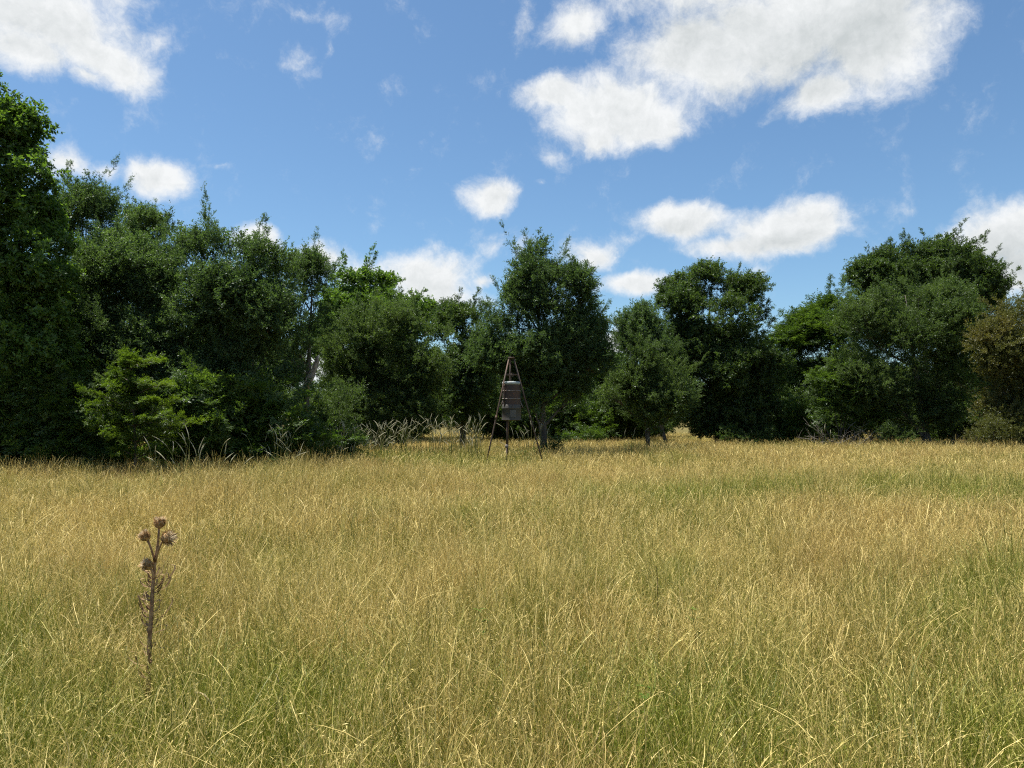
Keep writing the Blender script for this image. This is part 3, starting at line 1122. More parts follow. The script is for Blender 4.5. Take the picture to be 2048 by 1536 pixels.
tree('dense_tree', 'tall dense dark green tree standing alone right of the middle', 'tree', 'dark', 1440, 35.0,
     [(1418, 568, 54, 30), (1375, 590, 42, 40), (1470, 590, 44, 36), (1350, 615, 28, 30), (1420, 640, 88, 62), (1505, 660, 44, 46), (1370, 710, 52, 70), (1440, 740, 96, 82), (1515, 750, 42, 74),
      (1400, 810, 60, 60), (1490, 830, 64, 46), (1440, 850, 80, 26)], 13, dens=26, clump=.52, spray=.52, up=.35, trunk_r=.2)
tree('broadleaf_tree', 'sunlit green bush top in the gap behind the lone feeder tree', 'tree', 'broad', 1208, 44.0,
     [(1212, 735, 32, 30), (1190, 780, 44, 46), (1235, 790, 34, 50)], 14, dens=20, clump=.6, spray=.55, up=.2)
tree('mid_green_tree', 'mid green tree between the dense dark tree and the grey twigged tree', 'tree', 'feather', 1625, 40.0,
     [(1610, 650, 40, 30), (1665, 630, 46, 30), (1590, 700, 42, 48), (1650, 700, 70, 70), (1610, 780, 60, 60), (1690, 760, 60, 60)], 15, dens=22, clump=.6, spray=.6, up=.3, trunk_r=.16)
tree('dark_elm_tree', 'highest dark tree behind the others at the right with ragged top', 'tree', 'dark', 1870, 46.0,
     [(1830, 505, 50, 34), (1775, 535, 48, 34), (1890, 515, 48, 36), (1740, 560, 34, 26), (1945, 550, 46, 40), (1990, 585, 38, 44), (1850, 570, 120, 56), (1960, 640, 70, 70), (1800, 640, 110, 60)],
     16, dens=20, clump=.66, spray=.66, up=.45, trunk_r=.24)
tree('grey_twig_tree', 'wide olive tree with pale grey twigs showing and a dark trunk at right', 'tree', 'olive', 1853, 33.0,
     [(1745, 600, 58, 34), (1810, 590, 60, 32), (1880, 610, 60, 42), (1710, 650, 58, 56), (1820, 670, 110, 70), (1905, 670, 42, 70), (1770, 760, 100, 70), (1880, 760, 62, 74), (1840, 830, 70, 40)],
     17, dens=27, clump=.48, spray=.46, up=.45, trunk_r=.19, branch_mat=DEADWOOD, bare=10)
tree('turning_tree', 'olive brown leaved tree at the far right edge', 'tree', 'brown', 2045, 30.0,
     [(2025, 650, 52, 44), (2075, 640, 80, 60), (1990, 700, 36, 42), (2050, 730, 85, 80), (1988, 770, 34, 60), (2020, 830, 60, 50), (2090, 810, 80, 60)], 18, dens=32, clump=.46, spray=.44, up=.3, trunk_r=.12)

# --- undergrowth
BUSH = 'bushes along the wood edge'
def bush(*a, **k):
    k.setdefault('stems', 4)
    k.setdefault('trunk_r', .03)
    k.setdefault('part', 'foliage')
    k.setdefault('trunk_name', 'stem')
    k.setdefault('group', BUSH)
    return tree(*a, **k)

bush('bush', 'light feathery bush at the left edge below the tallest tree', 'bush', 'feather', 30, 16.6,
     [(20, 790, 60, 46), (70, 800, 52, 44), (-20, 860, 80, 60), (60, 865, 60, 44), (110, 850, 36, 44), (20, 920, 70, 36), (90, 922, 60, 30), (-60, 920, 60, 40)], 31, dens=26, clump=.34, spray=.42, up=-.02)
bush('bush', 'dark low bush between the left edge and the sapling', 'bush', 'feather', 160, 16.8,
     [(150, 860, 52, 50), (190, 880, 52, 36), (130, 800, 40, 40), (200, 830, 40, 30), (150, 922, 50, 30), (215, 920, 46, 28)], 32, dens=26, clump=.34, spray=.40, up=0)
bush('bush', 'dark bush just right of the yellow green sapling', 'bush', 'feather', 400, 17.2,
     [(400, 830, 46, 48), (440, 860, 46, 44), (370, 880, 50, 34), (425, 790, 32, 24), (330, 915, 60, 28), (400, 915, 60, 30), (275, 920, 50, 26)], 33, dens=26, clump=.34, spray=.42, up=0)
bush('bush', 'layered feathery bush below the large rounded dark tree', 'bush', 'feather', 530, 18.0,
     [(500, 840, 52, 46), (550, 800, 44, 36), (560, 860, 56, 48), (480, 885, 46, 28), (600, 820, 32, 32), (470, 910, 56, 28), (540, 905, 60, 30), (610, 895, 50, 30)], 34, dens=28, clump=.36, spray=.44, up=0)
bush('bush', 'olive bush at the right foot of the left wood', 'bush', 'olive', 655, 21.5,
     [(640, 830, 46, 46), (680, 820, 34, 40), (655, 870, 52, 34), (700, 870, 34, 30), (630, 895, 50, 24), (680, 895, 50, 22)], 35, dens=30, clump=.36, spray=.40, up=.3)
bush('bush', 'shaded bush deep under the rounded olive tree', 'bush', 'dark', 740, 33.0,
     [(720, 840, 50, 36), (770, 850, 50, 30), (690, 800, 40, 50)], 36, dens=22, clump=.5, spray=.5, up=.1)
bush('bush', 'shaded bush behind the feeder drum', 'bush', 'dark', 1010, 40.0,
     [(990, 825, 50, 44), (1040, 840, 44, 34), (960, 800, 36, 50), (1020, 790, 50, 36)], 37, dens=20, clump=.55, spray=.55, up=.1)
bush('bush', 'green bush behind the right leg of the feeder', 'bush', 'feather', 1140, 39.0,
     [(1115, 830, 44, 40), (1160, 840, 44, 34), (1195, 850, 40, 26), (1150, 800, 50, 36)], 38, dens=20, clump=.55, spray=.5, up=.1)
bush('bush', 'shaded bush behind the low round tree', 'bush', 'dark', 1260, 41.0,
     [(1230, 830, 50, 44), (1280, 830, 46, 44), (1330, 830, 50, 48)], 39, dens=20, clump=.55, spray=.55, up=.1)
bush('bush', 'small pale green bush beside the dense dark tree', 'bush', 'feather', 1580, 35.0,
     [(1575, 838, 30, 28), (1602, 845, 26, 26), (1560, 860, 24, 18)], 40, dens=26, clump=.4, spray=.42, up=.1)
bush('bush', 'light green bush left of the grey twigged tree', 'bush', 'feather', 1680, 33.2,
     [(1695, 735, 40, 22), (1655, 775, 30, 28), (1705, 795, 46, 36), (1640, 825, 30, 34), (1730, 840, 40, 34)], 41, dens=20, clump=.40, spray=.46, up=.1)
bush('bush', 'shaded bush behind the tangle of dead brush', 'bush', 'dark', 1690, 38.0,
     [(1640, 830, 50, 46), (1700, 840, 56, 40), (1760, 830, 50, 46)], 42, dens=20, clump=.55, spray=.52, up=.1)
bush('bush', 'shaded bush between the grey twigged tree and the olive brown tree', 'bush', 'dark', 1930, 36.0,
     [(1900, 840, 50, 40), (1950, 830, 44, 50), (1990, 850, 46, 34)], 43, dens=20, clump=.55, spray=.52, up=.1)
bush('bush', 'dark bush deep in the left wood behind the trunks', 'bush', 'dark', 380, 23.5,
     [(330, 800, 70, 60), (420, 790, 70, 60), (500, 800, 60, 60), (250, 790, 70, 70)], 44, dens=22, clump=.5, spray=.5, up=.1)
bush('bush', 'dark bush deep in the left wood behind the left edge bush', 'bush', 'dark', 90, 23.0,
     [(40, 820, 60, 50), (120, 780, 60, 60), (170, 830, 60, 50)], 45, dens=20, clump=.5, spray=.5, up=.1)


LOW = 'low shrubs at the field edge'
bush('low_shrub', 'low light green shrub just right of the lone trunk', 'shrub', 'feather', 1165, 35.5,
     [(1142, 874, 14, 8), (1170, 868, 18, 13), (1196, 876, 14, 7)], 61, dens=17, clump=.26, spray=.32, up=.2, group=LOW)
bush('low_shrub', 'low dark shrub at the foot of the dense dark tree', 'shrub', 'dark', 1480, 33.0,
     [(1455, 870, 16, 14), (1492, 876, 20, 9), (1540, 872, 12, 13)], 62, dens=16, clump=.28, spray=.34, up=.1, group=LOW)
bush('low_shrub', 'low ragged shrub before the trunk of the grey twigged tree', 'shrub', 'olive', 1800, 31.4,
     [(1780, 872, 24, 14), (1815, 874, 24, 14), (1835, 868, 14, 16)], 63, dens=24, clump=.26, spray=.36, up=.5, group=LOW)
bush('low_shrub', 'low leafy shrub at the foot of the olive brown tree', 'shrub', 'brown', 1975, 29.0,
     [(1950, 876, 16, 12), (1988, 866, 20, 22), (2030, 874, 18, 14)], 64, dens=17, clump=.28, spray=.36, up=.1, group=LOW)
bush('low_shrub', 'small leafy sprout at the base of the lone trunk', 'shrub', 'olive', 1102, 25.5,
     [(1100, 895, 12, 14), (1110, 888, 8, 12)], 65, dens=30, clump=.18, spray=.28, up=.4, group=LOW)
bush('bush', 'tall dark thicket deep in the left wood behind the big dark trees', 'bush', 'dark', 420, 29.0,
     [(300, 740, 80, 90), (380, 730, 80, 90), (460, 720, 80, 90), (540, 750, 60, 70), (340, 840, 90, 50), (480, 840, 90, 50)], 52, dens=22, clump=.5, spray=.55, up=.1)
bush('bush', 'tall dark thicket deep in the wood behind the tallest tree', 'bush', 'dark', 90, 29.0,
     [(0, 760, 80, 80), (90, 740, 80, 90), (180, 740, 80, 90), (50, 850, 90, 46), (180, 850, 90, 46), (-80, 780, 80, 80)], 53, dens=22, clump=.5, spray=.55, up=.1)
bush('bush', 'tall dark thicket behind the rounded olive tree', 'bush', 'dark', 720, 46.0,
     [(690, 800, 70, 60), (760, 790, 70, 70), (820, 800, 60, 60), (700, 850, 80, 40), (800, 850, 60, 36)], 46, dens=20, clump=.6, spray=.62, up=.1)
bush('bush', 'tall dark thicket behind the dark tree left of the feeder', 'bush', 'dark', 960, 47.0,
     [(930, 790, 70, 60), (1000, 780, 70, 70), (1060, 800, 60, 60), (970, 840, 70, 36), (880, 780, 50, 50), (1050, 850, 70, 30)], 47, dens=20, clump=.6, spray=.62, up=.1)
bush('bush', 'tall dark thicket behind the lone feeder tree', 'bush', 'dark', 1150, 48.0,
     [(1120, 800, 70, 56), (1180, 810, 60, 50), (1240, 810, 60, 56), (1300, 800, 60, 60), (1150, 850, 70, 30), (1270, 850, 70, 30)], 48, dens=20, clump=.6, spray=.62, up=.1)
bush('bush', 'tall dark thicket behind the small pale green bush', 'bush', 'dark', 1580, 46.0,
     [(1540, 790, 60, 70), (1600, 780, 70, 70), (1560, 840, 70, 44), (1640, 840, 70, 44)], 49, dens=20, clump=.6, spray=.62, up=.1)
bush('bush', 'tall dark thicket behind the olive brown tree', 'bush', 'dark', 1950, 46.0,
     [(1780, 800, 80, 70), (1860, 790, 70, 70), (1940, 780, 70, 80), (2010, 780, 70, 80), (1900, 850, 100, 36)], 50, dens=20, clump=.6, spray=.62, up=.1)
bush('bush', 'olive bush filling the space under the rounded tree', 'bush', 'olive', 760, 28.8,
     [(700, 830, 42, 40), (745, 850, 44, 32), (800, 840, 46, 34), (850, 830, 36, 30)], 51, dens=28, clump=.40, spray=.42, up=.25)


# --- the yellow green sapling: tiers of flat sprays
def sapling():
    r = np.random.default_rng(77)
    random.seed(77)
    d0 = 16.0
    bx = ground_x(275, d0)
    root = empty('sapling', (bx, d0, float(ground_z(bx, d0)) - .03))
    tag(root, 'bright yellow green sapling with tiered feathery branches at the edge of the left wood', 'sapling', TREES)
    topz = at(256, 712, d0)
    path = bez(root.location, at(272, 830, d0), topz, 10)
    m = MB()
    m.tube(path, [.035 * (1 - .8 * i / 9) + .004 for i in range(10)], 7)
    m.build('trunk', BARK, root)
    Pn, Dn, Sn = [], [], []
    tips = [(306, 722, 745), (230, 745, 765), (325, 773, 800), (205, 768, 800), (175, 785, 815), (330, 770, 800), (300, 800, 815), (180, 812, 835), (342, 800, 850), (335, 822, 850), (215, 838, 850),
            (200, 800, 820), (350, 838, 862), (378, 848, 870), (225, 872, 880), (360, 875, 885), (300, 868, 880), (330, 905, 905), (240, 905, 905), (285, 842, 850), (255, 800, 805), (270, 775, 785), (250, 735, 745), (262, 722, 730),
            (195, 850, 868), (290, 760, 780), (240, 785, 790), (250, 860, 868)]
    for (tx, ty, sy) in tips:
        for rep in range(2):
            e = at(tx + r.normal(0, 6), ty + r.normal(0, 5), d0 + r.normal(0, .38) - .15)
            zs = at(0, sy, d0).z
            j = min(range(len(path)), key=lambda q: abs(path[q].z - zs))
            s0 = path[j]
            ctrl = (s0 + e) / 2 + Vector((0, 0, .08))
            bp = bez(s0, ctrl, e, 7)
            m = MB()
            m.tube(bp, [.012 * (1 - .8 * i / 6) + .002 for i in range(7)], 5, cap=False)
            m.build('branch', BARK, root)
            for q in range(1, 7):
                for _ in range(3 if q < 6 else 5):
                    p = np.array(bp[q]) + r.normal(0, 1, 3) * np.array([.06, .06, .02])
                    dd = np.array(bp[q] - bp[q - 1])
                    dd = unit(dd) + np.array([r.normal(0, .55), r.normal(0, .55), r.normal(.05, .20)])
                    Pn.append(p); Dn.append(dd); Sn.append(r.uniform(.16, .30))
    foliage('crown', 'sapling', np.array(Pn), np.array(Dn), np.array(Sn), r, root, root.location)


sapling()


# --- dead brush and fallen branches
def brush(name, label, cx, depth, half, hmax, n, seed, mat):
    random.seed(seed)
    bx = ground_x(cx, depth)
    root = empty(name, (bx, depth, 0))
    tag(root, label, 'branches')
    for k in range(n):
        m = MB()
        a = Vector((bx + random.uniform(-half, half), depth + random.uniform(-.6, .6), random.uniform(.05, .25)))
        ang = random.uniform(0, math.pi)
        ln = random.uniform(.8, 1.9)
        e = a + Vector((math.cos(ang) * ln, random.uniform(-.5, .5), random.uniform(.15, 1.0) * hmax))
        pth = bez(a, (a + e) / 2 + Vector((random.uniform(-.2, .2), random.uniform(-.2, .2), random.uniform(0, .3))), e, 8)
        for i in range(1, 8):
            pth[i] += Vector((random.uniform(-.05, .05), random.uniform(-.05, .05), random.uniform(-.05, .05)))
        r0 = random.uniform(.012, .03)
        m.tube(pth, [r0 * (1 - .8 * i / 7) + .003 for i in range(8)], 5)
        for q in range(random.randint(3, 6)):
            s = pth[random.randint(2, 6)]
            t = s + Vector((random.uniform(-.5, .5), random.uniform(-.3, .3), random.uniform(-.1, .5)))
            m.tube(bez(s, (s + t) / 2 + Vector((random.uniform(-.1, .1), 0, random.uniform(-.1, .1))), t, 5), [.009, .007, .005, .004, .002], 4, cap=False)
        m.build('branch', mat, root)
    return root


brush('dead_brush', 'tangle of bare grey dead brush under the grey twigged tree', 1705, 32.0, 1.6, 1.35, 30, 8, DEADWOOD)
brush('fallen_branch', 'dark fallen branches lying at the foot of the dense dark tree', 1520, 33.5, 1.1, .35, 8, 9, BARK)
brush('dead_brush', 'few bare twigs beside the trunk of the grey twigged tree', 1900, 32.0, .9, .9, 9, 10, DEADWOOD)


# ------------------------------------------------------------------ the tripod feeder
def feeder():
    D0 = 21.5
    c = Vector((at(1022, 800, D0).x, D0, 0))
    root = empty('game_feeder', (c.x, D0, float(ground_z(c.x, D0))))
    tag(root, 'rusty tripod game feeder with hanging drum and pipe standing in the meadow', 'feeder')
    feet = [(at(970, 925, D0), 0.25), (at(1092, 915, D0), 0.75), (at(1010, 925, D0), 0.0)]
    tops = [at(1018, 716, D0), at(1027, 716, D0 + .05), at(1021, 717, D0 + .09)]
    F = [Vector((at(968, 900, D0).x, D0 - .35, -.05)), Vector((at(1093, 900, D0).x, D0 + .1, -.05)), Vector((at(1014, 900, D0 + 1.75).x, D0 + 1.75, -.05))]
    for f, t in zip(F, tops):
        m = MB()
        m.tube([f, f.lerp(t, .33), f.lerp(t, .66), t], .021, 12)
        m.tube([f.lerp(t, .475), f.lerp(t, .505)], .031, 12)
        lg = m.build('leg', RUST_PIPE, root)
    # head plate and cross bars
    m = MB()
    m.box((tops[0] + tops[1]) / 2 + Vector((0, .04, .01)), .19, .18, .03)
    m.build('head_plate', RUST_PIPE, root)
    zb = at(0, 749, D0).z
    def on_leg(i, z):
        f, t = F[i], tops[i]
        return f.lerp(t, (z - f.z) / (t.z - f.z))
    for (i, j) in ((0, 1), (1, 2), (2, 0)):
        m = MB()
        m.tube([on_leg(i, zb), on_leg(j, zb)], .017, 8)
        m.build('cross_bar', RUST_PIPE, root)
    dc = Vector((at(1023, 800, D0).x, D0 + .15, 0))
    zt, zb2, zs = at(0, 764, D0).z, at(0, 816, D0).z, at(0, 840, D0).z
    # hanger
    m = MB()
    m.tube([Vector((dc.x - .02, dc.y, zt - .02)), Vector((dc.x - .03, dc.y, at(0, 718, D0).z))], .014, 8)
    m.build('hanger_rod', RUST_PIPE, root)
    m = MB()
    hk = Vector((dc.x + .03, dc.y - .05, zb))
    m.tube([hk + Vector((.035 * math.cos(a), 0, .05 * math.sin(a))) for a in [i * .7 for i in range(10)]], .009, 6)
    m.build('hook', RUST_PIPE, root)
    m = MB()
    m.tube([Vector((dc.x + .16, dc.y - .05, zb)), Vector((dc.x + .24, dc.y - .02, zt + .03))], .008, 6)
    m.build('chain_link', DRUM_HOOP, root)
    # drum
    H = zt - zb2
    Rr = .262
    m = MB()
    prof = [(Rr, zb2)]
    for k in range(1, 40):
        z = zb2 + H * k / 40
        prof.append((Rr + .004 * math.sin(k * 1.7) * 0.4, z))
    prof.append((Rr, zt - .01))
    m.lathe(prof, (dc.x, dc.y, 0), 40)
    dr = m.build('drum', DRUM, root)
    for zz, rr in ((at(0, 781.5, D0).z, .016), (at(0, 797.5, D0).z, .016)):
        m = MB()
        m.lathe([(Rr - .004, zz - rr), (Rr + .012, zz - rr * .6), (Rr + .018, zz), (Rr + .012, zz + rr * .6), (Rr - .004, zz + rr)], (dc.x, dc.y, 0), 40)
        m.build('hoop', DRUM_HOOP, dr)
    m = MB()
    m.lathe([(Rr - .01, zt - .075), (Rr + .012, zt - .07), (Rr + .014, zt - .02), (Rr + .006, zt + .008), (Rr - .03, zt + .014), (.05, zt + .03)], (dc.x, dc.y, 0), 40)
    m.build('lid', DRUM_LID, root)
    # flared skirt with the faded label
    m = MB()
    m.lathe([(Rr + .005, zb2 + .10), (Rr + .012, zb2 + .06), (Rr + .024, zb2), (Rr + .026, zb2 - .012), (Rr + .016, zb2 - .02), (Rr + .018, zs + .06), (Rr + .024, zs + .012), (Rr + .028, zs), (Rr - .04, zs - .012), (.04, zs - .02)][::-1], (dc.x, dc.y, 0), 40)
    sk = m.build('skirt', DRUM_LOW, root)
    m = MB()
    b0 = len(m.v)
    a0, a1, n = -math.pi / 2 - .12, -math.pi / 2 + .46, 8
    for i in range(n):
        a = a0 + (a1 - a0) * i / (n - 1)
        for z in (zs + .09, zb2 - .06):
            m.v.append(Vector((dc.x + (Rr + .031) * math.cos(a), dc.y + (Rr + .031) * math.sin(a), z)))
    for i in range(n - 1):
        m.f.append((2 * i, 2 * i + 2, 2 * i + 3, 2 * i + 1))
    m.build('label_plate', LABEL, sk)
    # side brackets, strap
    for sgn, mt in ((-1, RUST_PIPE), (1, DRUM_HOOP)):
        m = MB()
        m.tube([Vector((dc.x + sgn * (Rr - .01), dc.y - .03, zb2 + .22)), Vector((dc.x + sgn * (Rr + .02), dc.y - .04, zb2 + .12)), Vector((dc.x + sgn * (Rr + .075), dc.y - .05, zb2 + .01))], .014, 7)
        m.build('bracket', mt, root)
    m = MB()
    m.tube([Vector((dc.x - .21, dc.y - .185, zt - .06)), Vector((dc.x - .21, dc.y - .185, zb2 + .05))], .012, 8)
    m.build('strap_rod', RUST_PIPE, root)
    # pipe below
    px = at(1014, 900, D0).x
    m = MB()
    m.tube([Vector((px, dc.y - .05, zs + .02)), Vector((px - .01, dc.y - .05, .75))], .026, 10)
    m.tube([Vector((px - .01, dc.y - .05, .78)), Vector((px - .02, dc.y - .05, -.05))], .021, 10)
    m.build('pipe', RUST_PIPE, root)
    m = MB()
    m.lathe([(.03, .72), (.05, .74), (.05, .80), (.03, .82)], (px - .01, dc.y - .05, 0), 12)
    m.build('coupling', DRUM_HOOP, root)


feeder()


# ------------------------------------------------------------------ clumps of tall plumed grass
def plume_clump(label, cx, depth, half, n, h0, h1, seed, green=14, lean=0.0):
    r = random.Random(seed)
    bx = ground_x(cx, depth)
    root = empty('tall_grass_clump', (bx, depth, float(ground_z(bx, depth))))
    tag(root, label, 'tall grass', 'clumps of tall plumed grass')
    ms, mp, mg = MB(), MB(), MB()
    for k in range(n):
        a = Vector((bx + r.gauss(0, half * .5), depth + r.gauss(0, .2), 0))
        h = r.uniform(h0 * .72, h1) * 1.22
        sd = (1 if r.random() < .5 + lean else -1)
        out = sd * (r.random() ** 2.2) * .40 * h
        tip = a + Vector((out, r.gauss(0, .1), h))
        ctrl = a + Vector((out * .25, 0, h * .8))
        p = bez(a, ctrl, tip, 9)
        ms.tube(p, [.006 * (1 - .5 * i / 8) for i in range(9)], 4, cap=False)
        # nodding plume
        q0 = p[-1]
        dirv = (p[-1] - p[-2]).normalized()
        L = r.uniform(.16, .30)
        pts = [q0 - dirv * L * .45]
        dcur = dirv.copy()
        for i in range(5):
            dcur = (dcur + Vector((sd * .06, 0, -.07 * r.uniform(-.4, 1.6)))).normalized()
            pts.append(pts[-1] + dcur * L / 4)
        mp.tube(pts, [.003, .006, .0085, .008, .006, .0015], 5, cap=False, wob=.3)
    for k in range(green * 4):
        a = Vector((bx + r.gauss(0, half * .6), depth + r.gauss(0, .25), 0))
        h = r.uniform(.4, .85)
        an = r.uniform(0, 6.283)
        o = Vector((math.cos(an), math.sin(an), 0)) * r.uniform(.05, .35)
        p = bez(a, a + Vector((0, 0, h)), a + o + Vector((0, 0, h * r.uniform(.7, 1.0))), 6)
        side = Vector((-math.sin(an), math.cos(an), 0)).lerp(Vector((1, 0, 0)), .5)
        mg.ribbon(p, [.012, .013, .012, .010, .006, .001], side)
    ms.build('stalk', STALK, root)['kind'] = 'stuff'
    mp.build('plume', PLUME, root)['kind'] = 'stuff'
    mg.build('blade', STALK_GREEN, root)['kind'] = 'stuff'


plume_clump('few arching plumed stalks before the bushes right of the sapling', 345, 14.9, .45, 10, .75, 1.05, 1, 4, -.3)
plume_clump('three bent plumed stalks leaning right below the large dark tree', 425, 15.4, .5, 11, .8, .95, 2, 3, .3)
plume_clump('spiky clump of plumed grass below the layered feathery bush', 570, 16.9, .55, 30, .75, 1.2, 3, 24)
plume_clump('sparse plumed grass beside the olive bush', 628, 18.6, .5, 20, .6, .9, 4, 10, .3)
plume_clump('green based plumed clump right of the olive bush', 690, 20.3, .5, 30, .8, 1.15, 5, 30)
plume_clump('pale plumed grass in front of the rounded olive tree', 745, 23.0, .75, 62, .75, 1.15, 6, 26)
plume_clump('thick pale plumed clump left of the sunlit gap', 805, 23.4, .65, 56, .8, 1.2, 7, 22)
plume_clump('thick pale plumed clump right of the sunlit gap', 890, 23.4, .6, 60, .85, 1.3, 8, 22)
plume_clump('plumed clump just left of the feeder leg', 945, 23.0, .42, 34, .85, 1.3, 9, 14)
plume_clump('plumed clump between the feeder pipe and the lone trunk', 1050, 24.0, .55, 18, .8, 1.15, 10, 40, -.2)
plume_clump('plumed clump round the foot of the lone trunk', 1092, 25.4, .35, 12, .8, 1.2, 11, 30)
plume_clump('low green clump left of the short dark trunk', 1268, 27.5, .5, 6, .7, 1.0, 12, 40)
plume_clump('lone plumed stalks before the light green bush', 1645, 31.0, .6, 7, .7, 1.0, 13, 10)


# ------------------------------------------------------------------ the dead thistle in front
def thistle():
    r = random.Random(4)
    d = 3.65
    def q(px, py, dd=0.0):
        return at(px, py, d + dd)
    base = Vector((q(297, 1400).x, d, 0))
    root = empty('dead_thistle', base)
    root.location.z = float(ground_z(base.x, d)) - .02
    tag(root, 'dead brown thistle with four spiky seed heads standing in the near grass', 'thistle')
    pts = [Vector((base.x, d, -.02)), q(297, 1350), q(299, 1280), q(303, 1220), q(306, 1170), q(309, 1130), q(314, 1100), q(317, 1078), q(318, 1062)]
    m = MB()
    m.tube(pts, [.0115, .011, .0105, .0095, .009, .0085, .007, .0055, .0045], 9, wob=.16)
    m.build('stem', THISTLE_STEM, root)
    heads = [((317, 1066), (319, 1047), 1.0, .0), ((304, 1098), (291, 1073), .95, -.03), ((320, 1086), (334, 1076), 1.15, -.05), ((308, 1146), (296, 1130), 1.0, -.03)]
    for hi, (s, e, sc, dd) in enumerate(heads):
        m = MB()
        j = pts[7] if hi == 0 else (q(310, 1125) if hi in (1, 2) else q(307, 1160))
        m.tube(bez(j, q(s[0], s[1], dd), q(*e, dd) - (q(*e, dd) - q(*s, dd)).normalized() * .02, 6), [.006, .0055, .005, .005, .005, .006], 7)
        st = m.build('branch', THISTLE_STEM, root)
        c = q(*e, dd)
        ax = (q(*e, dd) - q(*s, dd)).normalized()
        if hi == 2:
            ax = Vector((.9, -.25, .28)).normalized()
        if hi == 1:
            ax = Vector((-.55, -.3, .75)).normalized()
        if hi == 3:
            ax = Vector((-.6, -.5, .55)).normalized()
        m = MB()
        R0 = .024 * sc
        m.lathe([(.006, -R0 * 1.0), (R0 * .55, -R0 * .85), (R0 * .85, -R0 * .4), (R0 * .92, 0), (R0 * .8, R0 * .45), (R0 * .55, R0 * .78), (R0 * .2, R0 * .95)], c, 14, ax)
        hd = m.build('seed_head', THISTLE_BRACT, root)
        # spiny bracts
        m = MB()
        u = ax.orthogonal().normalized()
        v = ax.cross(u)
        for k in range(150):
            a = r.uniform(0, 6.283)
            h = r.uniform(-.95, .9)
            rr = math.sqrt(max(.05, 1 - h * h)) * R0 * .95
            o = c + ax * h * R0 + (u * math.cos(a) + v * math.sin(a)) * rr
            rad = (u * math.cos(a) + v * math.sin(a))
            dv = (rad * r.uniform(.35, .95) + ax * r.uniform(.5, 1.0)).normalized()
            L = r.uniform(.010, .024) * sc
            side = dv.cross(rad).normalized()
            m.ribbon([o, o + dv * L * .5, o + dv * L + rad * L * .2], [.0055, .0042, .0005], side)
        m.build('bracts', THISTLE_BRACT, hd)
        # pale down
        m = MB()
        for k in range(170 if hi != 0 else 90):
            a = r.uniform(0, 6.283)
            t = r.random() ** .5
            rad = (u * math.cos(a) + v * math.sin(a))
            o = c + ax * R0 * .5 + rad * R0 * .55 * t
            dv = (ax + rad * t * r.uniform(.3, 1.3) + Vector((r.gauss(0, .25), r.gauss(0, .25), r.gauss(0, .25)))).normalized()
            L = r.uniform(.008, .026) * sc
            side = dv.orthogonal().normalized()
            m.ribbon([o, o + dv * L * .6, o + dv * L], [.0022, .0022, .0008], side)
        m.build('down', THISTLE_DOWN, hd)
    # shrivelled curling leaves along the stem
    for k in range(58):
        py = r.uniform(1125, 1360) if k > 26 else r.uniform(1150, 1260)
        t = (py - 1130) / 220
        sx = 309 - 12 * t
        sd = 1 if k % 2 else -1
        s = q(sx, py, r.uniform(-.01, .01))
        ln = r.uniform(.035, .11)
        yy = r.uniform(-.6, .6)
        outv = Vector((sd * r.uniform(.35, .8), yy, 0)) * ln
        e = s + outv + Vector((0, 0, ln * r.uniform(.2, .95)))
        ctrl = s + outv * .7 + Vector((0, 0, ln * r.uniform(-.15, .2)))
        p = bez(s, ctrl, e, 6)
        curl = e + Vector((-outv.x * .5, -outv.y * .3, ln * .15))
        p += bez(e, e + Vector((outv.x * .1, 0, ln * .3)), curl, 4)[1:]
        m = MB()
        side = Vector((r.uniform(-.4, .4), 1, r.uniform(-.5, .5))).normalized()
        wds = [.003, .008, .014, .016, .014, .011, .008, .005, .001]
        m.ribbon(p, [x * r.uniform(.6, 1.3) for x in wds], side)
        for z in range(7):       # spines along the edge
            i = r.randint(1, 6)
            dv = (side * (1 if z % 2 else -1) + Vector((r.gauss(0, .5), 0, r.gauss(0, .5)))).normalized()
            m.ribbon([p[i], p[i] + dv * r.uniform(.008, .018)], [.004, .0005], Vector((0, 0, 1)))
        m.build('leaf', THISTLE_LEAF, root)


thistle()


# ------------------------------------------------------------------ single stalks that stand out of the near grass
def single(name, label, cat, pts, depth, rad, mat, head=None):
    P3 = [at(x, y, depth) for x, y in pts]
    g = Vector((P3[0].x, depth, 0))
    P3 = [g] + P3
    full = []
    for i in range(len(P3) - 1):          # a smooth curve through the points
        p0, p1, p2, p3 = P3[max(i - 1, 0)], P3[i], P3[i + 1], P3[min(i + 2, len(P3) - 1)]
        for t in (0, .25, .5, .75):
            full.append(.5 * (2 * p1 + (p2 - p0) * t + (2 * p0 - 5 * p1 + 4 * p2 - p3) * t * t + (3 * p1 - p0 - 3 * p2 + p3) * t ** 3))
    full.append(P3[-1])
    root = empty(name, g)
    tag(root, label, cat)
    m = MB()
    n = len(full)
    m.tube(full, [rad * (1 - .6 * i / (n - 1)) for i in range(n)], 6)
    m.build('stalk', mat, root)
    if head:
        hr, frac, hm = head
        k = int(n * (1 - frac))
        m = MB()
        random.seed(n * 7)
        hp = []
        for a, b in zip(full[k:-1], full[k + 1:]):
            hp += [a.lerp(b, t) for t in (0, .25, .5, .75)]
        hp.append(full[-1])
        m.tube(hp, [hr * (0.5 + .5 * math.sin(math.pi * (i + .5) / len(hp))) * random.uniform(.7, 1.2) for i in range(len(hp))], 7, wob=.2)
        m.build('seed_head', hm, root)
    return root


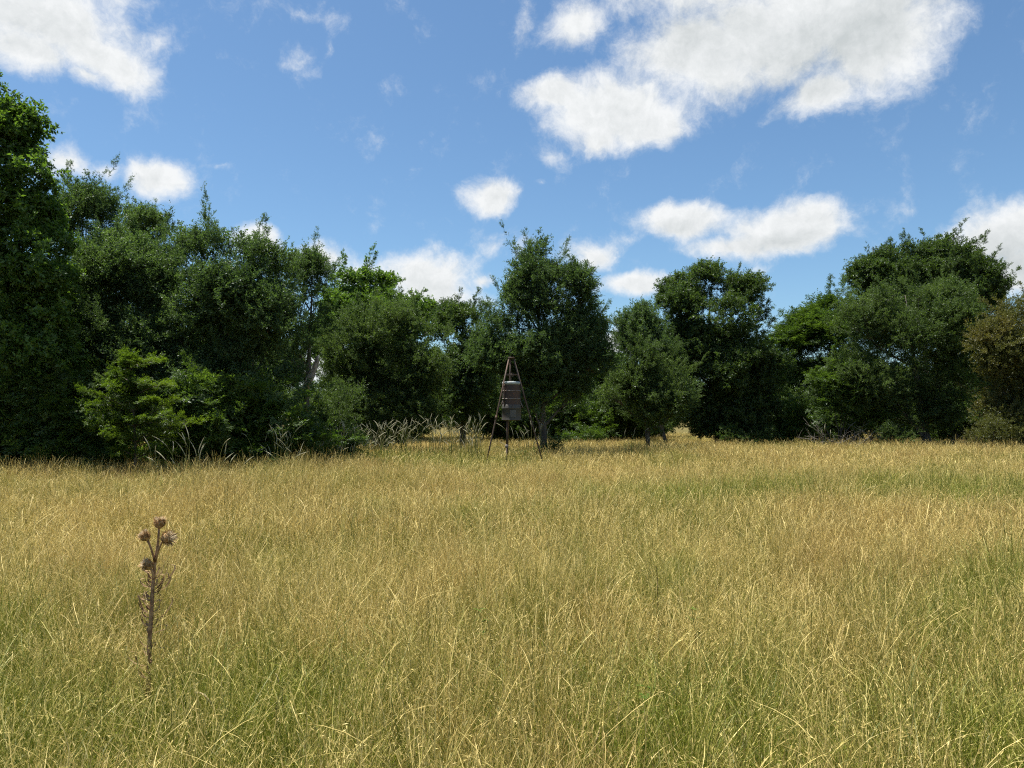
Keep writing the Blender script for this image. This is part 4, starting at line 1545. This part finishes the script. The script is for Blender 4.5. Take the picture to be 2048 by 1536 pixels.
single('grass_stalk', 'arching pale straw stalk in the near grass right of the thistle', 'grass stalk',
       [(432, 1490), (436, 1455), (428, 1420), (415, 1397), (402, 1387), (391, 1385)], 3.3, .0028, STRAW_STALK, (.0052, .5, STRAW_STALK))
single('grass_stalk', 'upright pale stalk bending left at its tip in the near grass', 'grass stalk',
       [(575, 1500), (570, 1440), (563, 1390), (556, 1358), (551, 1347)], 3.3, .0026, STRAW_STALK, (.0045, .35, STRAW_STALK))
single('dark_stalk', 'short thick blackish seed spike in the near grass', 'seed stalk',
       [(551, 1500), (552, 1470), (553, 1440), (555, 1405)], 3.2, .0035, DARK_STALK, (.0075, .4, DARK_STALK))
single('dark_stalk', 'dark green upright rush stem in the near grass beside the thistle', 'seed stalk',
       [(381, 1530), (378, 1470), (370, 1400), (362, 1350)], 3.2, .0032, STALK_GREEN, None)
single('dark_stalk', 'thin dark upright spike in the middle of the meadow left of centre', 'seed stalk',
       [(473, 1240), (471, 1200), (469, 1178)], 5.6, .0035, DARK_STALK, (.006, .35, DARK_STALK))
single('dark_stalk', 'thin tall dark weed stem in the near grass right of centre', 'seed stalk',
       [(1318, 1290), (1316, 1220), (1315, 1160), (1312, 1130)], 4.4, .003, DARK_STALK, None)
single('grass_stalk', 'pale curved stalk at the bottom edge right of centre', 'grass stalk',
       [(1180, 1536), (1185, 1500), (1195, 1475), (1200, 1455)], 3.0, .0026, STRAW_STALK, (.005, .5, STRAW_STALK))



def weed(label, px, py, depth, h, seed):
    """An upright leafy weed in the grass."""
    r = random.Random(seed)
    p = at(px, py, depth)
    root = empty('leafy_weed', (p.x, depth, 0))
    tag(root, label, 'weed', 'leafy weeds in the near grass')
    g = Vector(root.location)
    top = g + Vector((r.uniform(-.05, .05), 0, h))
    path = bez(g, g + Vector((r.uniform(-.06, .06), 0, h * .6)), top, 9)
    m = MB()
    m.tube(path, [.0034 * (1 - .6 * i / 8) for i in range(9)], 6)
    m.build('stem', STALK_GREEN, root)
    for k in range(22):
        i = r.randint(3, 8)
        a = r.uniform(0, 6.283)
        o = Vector((math.cos(a), math.sin(a), r.uniform(.1, .7))).normalized()
        ln = r.uniform(.02, .05)
        side = o.cross(Vector((0, 0, 1))).normalized()
        s0 = path[i]
        pts = [s0, s0 + o * ln * .35, s0 + o * ln * .7 + Vector((0, 0, -.004)), s0 + o * ln + Vector((0, 0, -.010))]
        m = MB()
        m.ribbon(pts, [.002, ln * .34, ln * .30, .001], side)
        m.build('leaf', WEED_LEAF, root)


WEED_LEAF = plain_mat('weed_leaf', (0.07, 0.125, 0.025), (0.13, 0.20, 0.04), 20, trans=0.4)
weed('small leafy green weed in the near grass just left of centre', 970, 1345, 4.0, .58, 1)
weed('small leafy green weed at the bottom edge right of centre', 1270, 1480, 3.1, .50, 2)
weed('small leafy green weed in the grass right of centre', 1395, 1340, 4.1, .56, 3)
weed('small leafy green weed in the grass before the feeder', 1240, 1010, 9.5, .62, 4)
